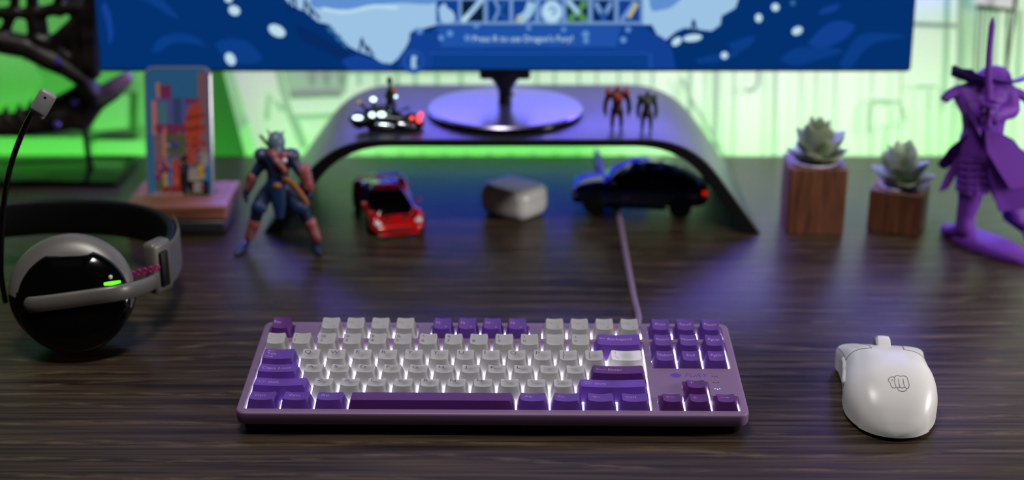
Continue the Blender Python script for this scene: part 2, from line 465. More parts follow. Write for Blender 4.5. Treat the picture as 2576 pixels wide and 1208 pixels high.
W, P, V = M_white, M_pur, M_plum
keycap(0, 1, 5, V, [('t', 'Esc', 1.0, .42, 3.0)], M_legp)
for i in range(12):
    x = [2, 3, 4, 5, 6.5, 7.5, 8.5, 9.5, 11, 12, 13, 14][i]; p = 4 <= i < 8
    keycap(x, 1, 5, P if p else W, [('t', 'F%d' % (i+1), 1.3, .45, 2.6), ('s', 'icon', 8.2, .8, 1.4)], M_legp if p else M_legg)
for i, s in enumerate(('Print', 'Scroll', 'Pause')):
    keycap(15.25+i, 1, 5, P, [('c', s, 0, .48, 2.9)], M_legp)
for i, (a, c) in enumerate(zip('~!@#$%^&*()_+', '`1234567890-=')):
    keycap(i, 1, 4, W, [('t', a, 1.6, .26, 3.0), ('t', c, 1.4, .68, 3.3)])
keycap(13, 2, 4, P, [('s', 'left', 1.4, .42, 3.0), ('t', 'Backspace', 7.5, .42, 3.2)], M_legp)
for i, s in enumerate(('Insert', 'Home', 'PgUp')): keycap(15.25+i, 1, 4, P, [('c', s, 0, .42, 2.9)], M_legp)
keycap(0, 1.5, 3, P, [('s', 'tableft', 2.6, .2, 2.4), ('t', 'Tab', 2.2, .48, 3.2), ('s', 'tabright', 2.0, .8, 2.4)], M_legp)
for i, c in enumerate('QWERTYUIOP'): keycap(1.5+i, 1, 3, W, [('t', c, 1.4, .28, 4.4)])
keycap(11.5, 1, 3, W, [('t', '{', 2.2, .25, 3.6), ('t', '[', 2.2, .66, 3.6)])
keycap(12.5, 1, 3, W, [('t', '}', 2.2, .25, 3.6), ('t', ']', 2.2, .66, 3.6)])
keycap(13.5, 1.5, 3, W, [('s', 'bar', 2.0, .25, 3.4), ('s', 'back', 2.4, .7, 3.8)])
for i, s in enumerate(('Delete', 'End', 'PgDn')): keycap(15.25+i, 1, 3, P, [('c', s, 0, .42, 2.9)], M_legp)
keycap(0, 1.75, 2, P, [('t', 'Caps Lock', 1.8, .5, 3.6)], M_legp)
for i, c in enumerate('ASDFGHJKL'): keycap(1.75+i, 1, 2, W, [('t', c, 1.8, .28, 4.4)])
keycap(10.75, 1, 2, W, [('t', ':', 2.4, .25, 3.4), ('t', ';', 2.4, .66, 3.4)])
keycap(11.75, 1, 2, W, [('t', '"', 3.0, .15, 3.4), ('t', "'", 3.6, .5, 3.4)])
keycap(12.75, 2.25, 2, V, [('s', 'enter', 2.2, .5, 3.4), ('t', 'Enter', 11, .5, 3.4)], M_legp)
keycap(0, 2.25, 1, P, [('s', 'shift', 1.6, .45, 4.6), ('t', 'Shift', 9.2, .52, 3.3)], M_legp)
for i, c in enumerate('ZXCVBNM'): keycap(2.25+i, 1, 1, W, [('t', c, 1.6, .2, 4.4)])
for i, (a, c) in enumerate(zip('<>?', ',./')): keycap(9.25+i, 1, 1, W, [('t', a, 2.2, .22, 3.3), ('t', c, 2.6, .66, 3.3)])
keycap(12.25, 2.75, 1, P, [('s', 'shift', 1.8, .45, 4.6), ('t', 'Shift', 10, .52, 3.3)], M_legp)
for i, s in enumerate(('Ctrl', 'Win', 'Alt')): keycap(1.25*i, 1.25, 0, P, [('t', s, 3.0 if i != 2 else 2.2, .42, 3.3)], M_legp)
keycap(3.75, 6.25, 0, V)
for i, s in enumerate(('Alt', 'Fn', None, 'Ctrl')):
    keycap(10+1.25*i, 1.25, 0, P, [('t', s, 2.6, .42, 3.2)] if s else [('s', 'menu', 2.8, .42, 3.0)], M_legp)
keycap(16.25, 1, 1, V, [('s', 'up', 1.6, .35, 3.8)], M_legp)
for i, s in enumerate(('left', 'down', 'right')): keycap(15.25+i, 1, 0, V, [('s', s, 2.4 if s != 'down' else 2.0, .42, 3.8)], M_legp)
build('switch_plate', SWITCH_PLATE, [M_plate, M_kbase], kb)
# badge and indicator lights on the case top
ft = lambda x, y: Vector((x, y, 18.06))
b = B()
bx, by = X(16.28), Y(2.48)
fill2d(b, [(bx-3.6+3.9*math.cos(t)*(1+.12*math.sin(5*t)), by+3.0*math.sin(t)*(1+.12*math.cos(4*t))) for t in [2*PI*k/24 for k in range(24)]], ft)
put_text(b, 'FURY', ft, bx+2.6, by-2.4, 4.9, 0, .96, .35, 1.05)
build('badge', b, M_logo, kb, 1)
M_ind = mat('indicator_off', '2c2236', .4); M_blue = emis('indicator_blue', '7fc4ff', 2.5)
for k, (ix, iy) in enumerate(((17.56, 2.42), (17.56, 1.97), (17.56, 1.52))):
    b = B()
    for q in (-1, 0, 1):
        cx, cy = X(ix)+q*1.7, Y(iy)-(.7 if q == 0 else 0)
        fill2d(b, [(cx+.55*math.cos(2*PI*j/12), cy+.55*math.sin(2*PI*j/12)) for j in range(12)], ft)
    o = build('indicator_light', b, M_blue if k == 2 else M_ind, kb, 1)
    if k == 2: o['label'] = 'blue lit indicator dots'
# ---- cable
M_cable = noise_mat('braided_lilac', '6d5578', '87708f', (900, 900, 900), .7)
b = B()
cp = [kroot+Rk @ Vector((X(14.9), oy1-1, 12)), at(1606, 796, 11), at(1596, 755, 5), at(1578, 660, 3.2), at(1561, 565, 3.1), at(1552, 520, 3.1), Vector((104, 1420, 3.1)), Vector((98, 1500, 3.2)), Vector((96, 1545, 3.4)), Vector((96, 1557, 4.6)), Vector((96, 1563.5, 3)), Vector((96, 1566, -6)), Vector((96, 1566.5, -14)), Vector((96, 1566, -60))]
cb = smooth_path(cp, 6)
tube(b, cb, 2.7, 12)
cab = build('keyboard_cable', b, M_cable, origin=cp[3]); cab.location = cp[3]*MM
tag(cab, 'lilac braided cable running from keyboard back across the desk under blue car', 'cable')
# ================================================================ MOUSE
M_mouse = mat('white_mouse_plastic', 'd9d7d6', .32, 0, .45)
M_mline = mat('grey_line', '5b5a5c', .6)
M_mbase = mat('black_rubber', '0b0b0c', .5, 0, .3)
mouse = thing('computer_mouse', 'white wireless mouse with a small fist emblem beside the keyboard', 'mouse', (274, 941, 0), (0, 0, -.13))
prof = [(-59.4, 1.2, 4.6), (-59, 5, 6.8), (-57.5, 11, 10), (-54, 17.5, 15.5), (-47, 24.5, 23.5), (-38, 29.6, 30.5), (-26, 33.2, 36.2), (-10, 34.0, 39.2), (6, 32.4, 38.8), (20, 31.4, 36), (34, 31.8, 31), (48, 33.0, 25), (56, 33.2, 21.3), (59, 31.5, 16)]
def interp(tab, y):
    for i in range(len(tab)-1):
        if tab[i][0] <= y <= tab[i+1][0]:
            p0 = tab[max(i-1, 0)]; p1 = tab[i]; p2 = tab[i+1]; p3 = tab[min(i+2, len(tab)-1)]
            t = (y-p1[0])/(p2[0]-p1[0]); out = []
            for k in (1, 2):
                m1 = (p2[k]-p0[k])/(p2[0]-p0[0])*(p2[0]-p1[0]); m2 = (p3[k]-p1[k])/(p3[0]-p1[0])*(p2[0]-p1[0])
                out.append((2*t**3-3*t*t+1)*p1[k]+(t**3-2*t*t+t)*m1+(-2*t**3+3*t*t)*p2[k]+(t**3-t*t)*m2)
            return out
    return tab[0][1:] if y < tab[0][0] else tab[-1][1:]
ZB = 3.2
def mexp(y):
    t = max(0, min(1, (y-5)/45)); return .56-.20*t, .66-.34*t
def msurf(y, u, off=0.):
    """u 0..1 from left foot over the back to the right foot."""
    w, h = interp(prof, y); th = PI*(1-u)
    c, s = math.cos(th), math.sin(th)
    ea, eb = mexp(y)
    x = w*math.copysign(abs(c)**ea, c); z = ZB+(h-ZB)*abs(s)**eb
    x -= math.copysign(1.6*(1-abs(s))**2*(1 if abs(y) < 45 else .4), c)
    v = Vector((x, y, z))
    if off: v += Vector((x*.5/w, 0, 1)).normalized()*off
    return v
def mz(x, y):
    w, h = interp(prof, y); q = min(abs(x)/w, .999)
    ea, eb = mexp(y); c = q**(1/ea); s = math.sqrt(max(0, 1-c*c)); return ZB+(h-ZB)*s**eb
ys = [-59.4+118.4*(.5-.5*math.cos(PI*k/70)) for k in range(71)]
NU = 48
def mgrid(sel, off, name, parent, skirt=False, extra=None, mats=(M_mouse,)):
    b = B(); vv = {}
    def gv(i, j):
        if (i, j) not in vv: vv[(i, j)] = b.verts.new(msurf(ys[i], j/NU, off))
        return vv[(i, j)]
    for i in range(70):
        for j in range(NU):
            if sel(ys[i]*.5+ys[i+1]*.5, (j+.5)/NU): b.faces.new((gv(i, j), gv(i, j+1), gv(i+1, j+1), gv(i+1, j)))
    if skirt:
        for i in (0, 70):
            try: b.faces.new([gv(i, j) for j in range(NU+1)])
            except ValueError: pass
    if extra: extra(b)
    return build(name, b, list(mats), parent, 60)
def seam(y, u): return y > 15+3*abs(u-.5)*2
def seam_lines(b):
    for side in (-1, 1):
        us = [.5+side*(.045+.30*k/20) for k in range(21)]
        pts = [msurf(15+3*abs(u-.5)*2, u, .12) for u in us]; tube(b, pts, .22, 6, 1)
        y0 = 15+3*abs(us[-1]-.5)*2
        pts = [msurf(y0+(58.5-y0)*k/16, us[-1], .12) for k in range(17)]; tube(b, pts, .22, 6, 1)
        pts = [msurf(15.5+43*k/16, us[0], .12) for k in range(17)]; tube(b, pts, .22, 6, 1)
inb = lambda y, u, s: seam(y, u) and ((.155 < u < .455) if s < 0 else (.545 < u < .845))
mgrid(lambda y, u: not (inb(y, u, -1) or inb(y, u, 1)), 0, 'shell', mouse, True, seam_lines, (M_mouse, M_mline))
mgrid(lambda y, u: inb(y, u, -1), .15, 'click_button', mouse); mgrid(lambda y, u: inb(y, u, 1), .15, 'click_button', mouse)
b = B()
rings = []
for ins, z in ((2.4, 0), (1.3, .5), (.8, 2.0), (.9, 3.6)):
    L = [(interp(prof, y)[0]-ins-1.2, y*(59-ins)/59) for y in ys]
    rings.append([(w, y, z) for w, y in L]+[(-w, y, z) for w, y in reversed(L)])
loft(b, rings); build('underside', b, M_mbase, mouse, 50)
b = B(); lathe(b, [(6, -5.2), (9.6, -5), (11, -4), (11.3, 0), (11, 4), (9.6, 5), (6, 5.2)], (0, 42, 23.5), (1, 0, 0), 40)
build('scroll_wheel', b, M_mouse, mouse)
b = B(); rbox(b, (0, 38, 25.5), (11.6, 30, 9), 1); build('wheel_slot', b, M_mline, mouse)
for y0, y1 in ((9, 27), (-12, 8)):
    b = B()
    pts = [msurf(y0+(y1-y0)*k/10, .118 - .012*(abs(k-5)/5), 0)+Vector((-.2, 0, 0)) for k in range(11)]
    tube(b, pts, [1.4 if k in (0, 10) else 3.0 for k in range(11)], 12, 0, (.55, 1)); build('side_button', b, M_mouse, mouse)
b = B()
fm = lambda x, y: Vector((x, y, mz(x, y)+.12))
def FE(pts): return [(2.5+(x-.5)*14.2, -33-(y-.5)*12.5) for x, y in pts]
def crv(p, k=5):
    return [(v.x, v.y) for v in smooth_path([Vector((*q, 0)) for q in p], k)]
for st in ([(.0, .35), (.08, .2), (.2, .13), (.3, .15), (.38, .06), (.47, .0), (.56, .04), (.62, .06), (.72, .02), (.84, .03), (.93, .12), (.95, .28), (.99, .5), (.98, .7), (.92, .82), (.84, .8), (.78, .74), (.7, .8), (.6, .8), (.54, .76), (.46, .82), (.36, .78), (.28, .84), (.18, .82), (.1, .68), (.1, .58), (.02, .46), (0, .35)],
           [(.26, .14), (.32, .24), (.3, .5), (.35, .76)], [(.5, .26), (.5, .5), (.54, .74)], [(.72, .22), (.73, .5), (.77, .72)],
           [(.42, .82), (.44, .92), (.5, .98), (.66, 1.0), (.8, .96), (.85, .86), (.82, .8)], [(.22, .3), (.16, .4)]):
    stroke(b, FE(crv(st)), .38, fm)
build('fist_emblem', b, M_mline, mouse, 1)
b = B(); ball(b, msurf(21, .55, .2), .55, 0, 8); build('status_light', b, emis('tiny_red', 'ff5a50', 1.2), mouse)
# ================================================================ MONITOR SHELF
M_shelf = mat('satin_black_shelf', '221e2b', .36, 0, .5)
M_shelf_edge = mat('matte_black_edge', '0a0a0a', .5, 0, .25)
shelf = thing('monitor_riser', 'wide black arched monitor riser with sloped legs standing on the desk', 'monitor stand', (0, 1406, 0))
SY0, SY1, SZ = 1301.0, 1512.0, 95.0
po = round_poly([(-241, 0), (-172, SZ), (172, SZ), (241, 0)], 46, 10)
po = [p for p in po]
outer_l = [(-241, 0)] + round_poly([(-241, 0), (-171, SZ), (171, SZ), (241, 0)], 46, 10)[11:33] + [(241, 0)]
inner_l = [(-223, 0)] + round_poly([(-223, 0), (-162, SZ-7), (162, SZ-7), (223, 0)], 46, 10)[11:33] + [(223, 0)]
b = B()
sect = outer_l + list(reversed(inner_l))
def shelf_ring(y, ins):
    n = len(outer_l); out = []
    for k in range(n):
        o = Vector(outer_l[k]); i_ = Vector(inner_l[k]); d = (i_-o).normalized()*ins
        out.append((o+d)); 
    inn = []
    for k in range(n):
        o = Vector(outer_l[k]); i_ = Vector(inner_l[k]); d = (o-i_).normalized()*ins
        inn.append(i_+d)
    return [Vector((v.x, y, max(v.y, 0))) for v in out+list(reversed(inn))]
RR = [shelf_ring(SY0, 1.2), shelf_ring(SY0+1.2, 0), shelf_ring(SY1-1.2, 0), shelf_ring(SY1, 1.2)]
R_ = loft(b, RR, False, False)
n = len(outer_l)
for r in (R_[0], R_[-1]):
    for k in range(n-1): b.faces.new((r[k], r[k+1], r[2*n-2-k], r[2*n-1-k])).material_index = 1
build('shelf_board', b, [M_shelf, M_shelf_edge], shelf, 30, origin=(0, 1406, 0))
b = B(); rbox(b, (0, 1552, 44.5), (310, 3, 60), 1, 2, 0); rbox(b, (0, 1554.5, 44.5), (312, 2, 62), .5, 2, 1)  # added unseen glow panel with arms, turns the desk reflection blue
for sx in (-120, 120): rbox(b, (sx, 1532, 74), (14, 44, 2.4), .6, 2, 1); rbox(b, (sx, 1510.5, 80.5), (14, 3, 15), .6, 2, 1)
build('added_glow_panel', b, [emis('added_blue_glow', '1e1cff', 1.6), M_shelf_edge], shelf, origin=(0, 1406, 0))
# ================================================================ MONITOR
M_mon = mat('black_monitor_plastic', '0b0b0d', .45, 0, .4)
M_disc = mat('polished_dark_metal', '8f88a6', .26, .9, .5)
M_gloss = mat('gloss_black', '050506', .12, 0, .6)
TILT = math.radians(5)
mon = thing('monitor', 'wide blue lit computer monitor standing on the arched riser', 'monitor', (-7, 1400, SZ))
MO = Vector((-7, 1400, SZ))
b = B(); lathe(b, [(70, 0), (76.5, .8), (78, 2.5), (78, 5.5), (76, 7.6), (60, 8), (8, 8.2), (.2, 8.2)], (-7, 1394, SZ), (0, 0, 1), 72, 0)
for f in b.faces:
    if f.calc_center_median().z < SZ+6: f.material_index = 1
build('foot_disc', b, [M_disc, M_gloss], mon, 35, origin=MO)
b = B()
rings = []
for z, w, d in ((SZ+7.5, 10, 9), (SZ+9, 7, 7), (SZ+18, 6.6, 6), (SZ+24, 7.2, 6), (SZ+31, 11, 7), (SZ+37, 16.5, 8), (SZ+60, 18, 8)):
    rings.append([(-7+w*math.cos(2*PI*k/24), 1397+d*math.sin(2*PI*k/24), z) for k in range(24)])
loft(b, rings); build('neck', b, M_mon, mon, origin=MO)
b = B(); rbox(b, (-7, 1402, 142), (51, 22, 24), 3, 3); build('hinge_bracket', b, M_mon, mon, origin=MO)
b = B(); ball(b, (1, 1389.5, SZ+21), 2.4, 0, 12); build('neck_screw', b, mat('brass_screw', 'c9b79a', .25, 1), mon, origin=MO)
SCO = Vector((-7, 1375, 143.8))          # bottom centre of the panel front
su = Vector((0, math.sin(TILT), math.cos(TILT))); sn = Vector((0, -math.cos(TILT), math.sin(TILT)))
def scr(u, v, d=0.): return SCO + Vector((1, 0, 0))*u + su*v + sn*d
b = B(); prism(b, rrect(-398.5, -1, 398.5, 342, 4), lambda u, v, t: scr(u, v, t), 0, -9); prism(b, rrect(-330, 40, 330, 300, 30), lambda u, v, t: scr(u, v, t), -8.5, -28)
build('panel_housing', b, M_mon, mon, 30, origin=MO)
SC = [emis('px_%d' % i, c, 1.0) for i, c in enumerate(('03306f', '0b3c86', '123f92', '1f52a6', '9cc3e4', '5f8fd0', 'b9dcec', '6c93c9', '0a1f38', '4f8a55', '31699b', '062a63', 'b8b07a'))]
NAVY, MIDN, PANEL, ROCK, SKY, CLOUD, GLOW, FRAME, INK, LEAF, SLATE, DEEP, GOLD = range(13)
b = B(); lay = [0.]
def S2(px, py):                            # photo point -> screen plane
    p = atP(px, py, SCO, sn); d = p-SCO
    return scr(d.x, d.dot(su), lay[0])
def sp(pts, mi, curve=False):
    lay[0] += .012
    if curve: pts = [(v.x, v.y) for v in smooth_path([Vector((*p, 0)) for p in pts+pts[:1]], 4)][:-1]
    fill2d(b, pts, S2, mi)
def se(x, y, rx, ry, mi, a=0.):
    lay[0] += .012; ca, sa = math.cos(math.radians(a)), math.sin(math.radians(a))
    fill2d(b, [(x+rx*math.cos(t)*ca-ry*math.sin(t)*sa, y+rx*math.cos(t)*sa+ry*math.sin(t)*ca) for t in [2*PI*k/18 for k in range(18)]], S2, mi)
def sl(pts, w, mi, curve=True):
    lay[0] += .012
    if curve: pts = [(v.x, v.y) for v in smooth_path([Vector((*p, 0)) for p in pts], 4)]
    stroke(b, pts, w, S2, mi)
lay[0] = .1
fill2d(b, rrect(-397, 1.2, 397, 340, 1), lambda u, v: scr(u, v, .1), NAVY)
sp([(690, -40), (730, 12), (770, 30), (800, 55), (830, 62), (850, 90), (880, 118), (900, 128), (935, 140), (960, 158), (985, 160), (1000, 148), (1020, 120), (1035, 90), (1070, 70), (1100, 62), (1640, 62), (1655, 90), (1676, 100), (1700, 80), (1722, 70), (1790, 78), (1812, 62), (1815, 40), (1850, 20), (1870, -40)], SKY)
sp([(700, -500), (1860, -500), (1880, -60), (1620, -20), (1500, -30), (1100, -30), (900, -10), (700, -40)], SKY)
sp([(800, -60), (1100, -60), (1100, 6), (1010, 8), (960, 12), (930, 22), (880, 24), (820, 22), (780, 10)], CLOUD, True)
sp([(1630, -60), (1750, -60), (1700, 10), (1660, 26), (1636, 20)], CLOUD, True)
sp([(270, -400), (330, -420), (560, -360), (640, -150), (690, -40), (650, -60), (300, -80)], DEEP); sp([(1880, -60), (2000, -380), (2260, -420), (2280, -60)], DEEP)
sl([(810, 22), (870, 30), (940, 16), (1000, 20)], 9, GLOW)
for x, y, l, a in ((728, 30, 38, 80), (745, 34, 44, 95), (765, 36, 40, 86), (785, 40, 36, 110), (805, 48, 34, 130), (905, 128, 34, 80), (925, 132, 36, 115), (940, 140, 30, 125), (1738, 76, 26, 75), (1752, 76, 28, 105)):
    ca, sa = math.cos(math.radians(a)), -math.sin(math.radians(a)); sl([(x, y), (x+l*ca*.6, y+l*sa*.6), (x+l*ca, y+l*sa)], 6, DEEP)
# boulders on both banks
sp([(380, 130), (400, 98), (440, 84), (490, 92), (520, 118), (500, 112), (440, 108), (400, 130)], MIDN, True)
sp([(540, 110), (580, 96), (630, 110), (660, 150), (620, 160), (570, 150)], MIDN, True)
sp([(255, 20), (268, 60), (275, 110), (285, 90), (280, 40), (265, 5)], PANEL, True)
sp([(330, -10), (380, 10), (430, 40), (450, 45), (420, 10), (390, -20)], MIDN, True)
sp([(740, 60), (790, 80), (840, 110), (880, 130), (870, 150), (820, 130), (760, 100)], DEEP, True)
sp([(860, 150), (900, 138), (940, 150), (990, 168), (960, 175), (880, 175)], PANEL, True)
sp([(1960, 150), (2000, 122), (2080, 118), (2120, 130), (2060, 150), (2000, 165)], MIDN, True)
sp([(2030, 110), (2080, 60), (2130, 54), (2150, 70), (2120, 100), (2070, 120)], PANEL, True)
sp([(2110, 165), (2160, 90), (2230, 84), (2280, 92), (2230, 100), (2180, 120), (2140, 170)], MIDN, True)
sp([(1830, 110), (1880, 92), (1900, 94), (1880, 120), (1850, 130)], MIDN, True)
sp([(1750, 148), (1820, 132), (1860, 130), (1830, 150), (1760, 160)], MIDN, True)
sp([(2070, 20), (2110, 10), (2100, 28), (2060, 36)], PANEL, True)
# foreground ledge with the panel of skills
sp([(996, 172), (1010, 140), (1030, 110), (1030, 84), (1050, 70), (1066, 72), (1078, 85), (1094, 70), (1100, 58), (1610, 58), (1640, 82), (1665, 92), (1690, 120), (1700, 172)], PANEL)
sp([(1100, 66), (1560, 66), (1550, 118), (1110, 118)], ROCK); sp([(1080, 120), (1640, 120), (1640, 172), (1080, 172)], PANEL); sp([(1088, 136), (1625, 136), (1625, 172), (1088, 172)], MIDN)
sl([(1080, 134), (1630, 134)], 3, ROCK, False); sl([(1636, 134), (1638, 172)], 5, ROCK, False); sl([(1215, 121), (1380, 121)], 5, MIDN, False); sl([(1470, 121), (1545, 121)], 5, MIDN, False)
sp([(1096, -14), (1618, -14), (1618, 62), (1096, 62)], FRAME)
icons = [1126, 1189, 1254, 1318, 1386, 1452, 1518, 1583]
for i, x in enumerate(icons):
    sp([(x-27, 0), (x+27, 0), (x+27, 54), (x-27, 54)], (PANEL, INK, MIDN, PANEL, PANEL, INK, DEEP, PANEL)[i])
x = icons[0]; sp([(x-22, 20), (x-8, 8), (x, 20), (x+14, 30), (x+18, 52), (x-4, 58), (x-18, 50)], SKY, True)
x = icons[1]; sl([(x-26, 54), (x, 26), (x+26, -6)], 13, SKY); sl([(x-24, 52), (x-10, 38)], 12, GLOW)
x = icons[2]; sl([(x-10, 0), (x, 24), (x-12, 52)], 8, FRAME); sl([(x+18, 4), (x+4, 28), (x+20, 48)], 7, ROCK)
x = icons[3]; sl([(x-14, 50), (x+8, 36), (x+20, 6)], 22, SKY); sl([(x-20, 54), (x-6, 42)], 8, GOLD)
x = icons[4]; se(x+2, 30, 27, 30, SKY); se(x+2, 30, 20, 22, GLOW); sl([(x-6, 26), (x+4, 18), (x+12, 28), (x+2, 38)], 6, CLOUD)
x = icons[5]; sl([(x-22, 54), (x+22, 4)], 16, LEAF); sl([(x-22, 4), (x+22, 54)], 16, LEAF); sl([(x-24, 0), (x+4, 34)], 11, SKY)
x = icons[6]; sl([(x-20, 6), (x, 36), (x+20, 6)], 12, FRAME); sl([(x, 30), (x, 54)], 14, ROCK)
x = icons[7]; sl([(x-20, 52), (x+14, 4)], 11, FRAME); sl([(x-2, 44), (x+20, 8)], 10, GOLD)
for x, y, r in ((1198, 64, 7), (1132, 84, 8), (1110, 95, 7), (1176, 95, 8), (1056, 78, 8), (1473, 86, 9), (1474, 102, 7), (1580, 74, 7), (1568, 100, 8), (1330, 70, 6), (1418, 74, 6)):
    se(x, y, r, r, CLOUD)
lay[0] += .012
put_text(b, "Press R to use Dragon's Fury!", lambda u, v: S2(1190+u, 104-v), 0, 0, 15, GLOW, .98)
se(1040, 152, 33, 33, PANEL); se(1040, 152, 27, 27, ROCK); se(1041, 152, 21, 21, PANEL); sl([(1043, 140), (1040, 156), (1042, 172)], 12, SKY)
for x, y, rx, ry, a in ((575, -2, 10, 8, 20), (590, 26, 15, 12, 25), (697, 77, 23, 14, 28), (580, 148, 12, 17, -30), (833, 75, 12, 7, 45), (852, 95, 12, 7, 55), (868, 112, 10, 5, 55),
                        (1950, 18, 10, 10, 0), (1908, 45, 9, 11, 0), (2005, 77, 14, 10, -25), (1822, 139, 9, 9, 0), (1994, 7, 7, 7, 0), (1742, 95, 24, 9, -6), (1702, 104, 14, 9, -38)):
    se(x, y, rx, ry, SLATE if (x, y) in ((833, 75), (852, 95), (868, 112), (1994, 7)) else GLOW, a)
build('screen', b, SC, mon, 1, origin=MO)
# ================================================================ EARBUDS CASE
M_earb = mat('white_gloss_case', 'cfcfcf', .3, 0, .5)
ear = thing('earbuds_case', 'white rounded earbuds case on the desk beneath the monitor riser', 'earbuds case', (2, 1364, 0), (0, 0, math.radians(-40)))
def pillow(bm, hx, hy, h, r, z0, z1, mi=0, n=144):
    """Rounded pebble between heights z0 and z1 (superellipse plan, elliptical profile)."""
    rings = []; N = 14
    for k in range(N+1):
        z = z0+(z1-z0)*(.5-.5*math.cos(PI*k/N)); q = abs(2*z/h-1)
        s = max(1-q**3.0, .0004)**(1/2.4)
        s = (1-r)+r*s if s > .02 else (1-r)*.9
        rings.append([(hx*s*math.copysign(abs(math.cos(t))**.48, math.cos(t)), hy*s*math.copysign(abs(math.sin(t))**.48, math.sin(t)), z) for t in [2*PI*j/n for j in range(n)]])
    loft(bm, rings, True, True, mi)
b = B(); pillow(b, 30, 25, 31, .34, 0, 20.6); build('case_body', b, M_earb, ear, 50)
b = B(); pillow(b, 30, 25, 31, .34, 21, 31); build('lid', b, M_earb, ear, 50)
# ================================================================ TOY CARS
M_glass = mat('car_glass', '040405', .08, 0, .6)
M_tyre = mat('black_tyre', '0a0a0b', .7)
M_rim = mat('grey_rim', '3c3c42', .35, .9)
M_lamp = mat('clear_lamp', 'd8dee4', .08, 0, .9)
M_tail = emis('red_tail_lamp', 'c01508', 1.0)
def car(name, label, loc, rz, L, Wd, M_body, body, cabin, wheels, wr, extras):
    r = thing(name, label, 'toy car', loc, (0, 0, rz), 'toy cars under the riser')
    b = B(); rings = []
    for x, w, zl, zt in body:
        rings.append([(x, w*math.copysign(abs(math.cos(t))**.55, math.cos(t)), (zl+zt)/2+(zt-zl)/2*math.copysign(abs(math.sin(t))**.6, math.sin(t))) for t in [2*PI*j/32 for j in range(32)]])
    loft(b, [[Vector(p) for p in q] for q in rings])
    if 'haunch' in extras:
        for x, y, z, rx, ry, rzz in extras['haunch']:
            for s in (-1, 1): ball(b, (x, s*y, z), 1, 0, 16, (rx, ry, rzz))
    build('body', b, M_body, r, 55)
    def cab(sc_, z0, zadd, sel):
        b = B(); rings = []
        for x, w0, w1, zb, zt in sel:
            rings.append([(x, -w0*sc_, zb), (x, -(w0*.6+w1*.4)*sc_, zb+(zt-zb)*.45), (x, -w1*sc_, zt-.12*(zt-zb)+zadd), (x, -w1*.82*sc_, zt+zadd), (x, 0, zt+.04*(zt-zb)+zadd), (x, w1*.82*sc_, zt+zadd), (x, w1*sc_, zt-.12*(zt-zb)+zadd), (x, (w0*.6+w1*.4)*sc_, zb+(zt-zb)*.45), (x, w0*sc_, zb)])
        loft(b, [[Vector(p) for p in q] for q in rings]); return b
    build('windows', cab(1., 0, 0, cabin), M_glass, r, 60)
    # roof skin
    b = B(); rf = extras['roof']
    top = []; bot = []
    for x, w, z in rf:
        top.append([(x, w*q, z+.5-.9*q*q) for q in (-1, -.6, -.2, .2, .6, 1)]); 
    rings = [[Vector(p) for p in t]+[Vector((p[0], p[1], p[2]-1.2)) for p in reversed(t)] for t in top]
    loft(b, rings); build('roof', b, M_body, r, 50)
    for x0 in wheels:
        for s in (-1, 1):
            b = B(); y = s*(Wd/2-3.2)
            lathe(b, [(wr*.5, -3.6), (wr*.92, -3.6), (wr, -2.6), (wr, 2.6), (wr*.92, 3.6), (wr*.5, 3.6)], (x0, y, wr), (0, 1, 0), 28)
            wo = build('wheel', b, M_tyre, r)
            b = B(); lathe(b, [(wr*.1, s*3.2), (wr*.62, s*3.9), (wr*.66, s*3.4)], (x0, y, wr), (0, 1, 0), 20)
            build('rim', b, M_rim, wo)
    for nm, m, pts in extras['bits']:
        for p in pts:
            b = B(); c, s, r_, ro = p
            rbox(b, c, s, r_, 3, 0, Euler(ro) if ro else None); build(nm, b, m, r)
    return r
M_red = mat('red_car_paint', 'b3100c', .2, 0, .6, coat=.6)
M_navy = mat('blue_car_paint', '0d2a6b', .2, .2, .6, coat=.6)
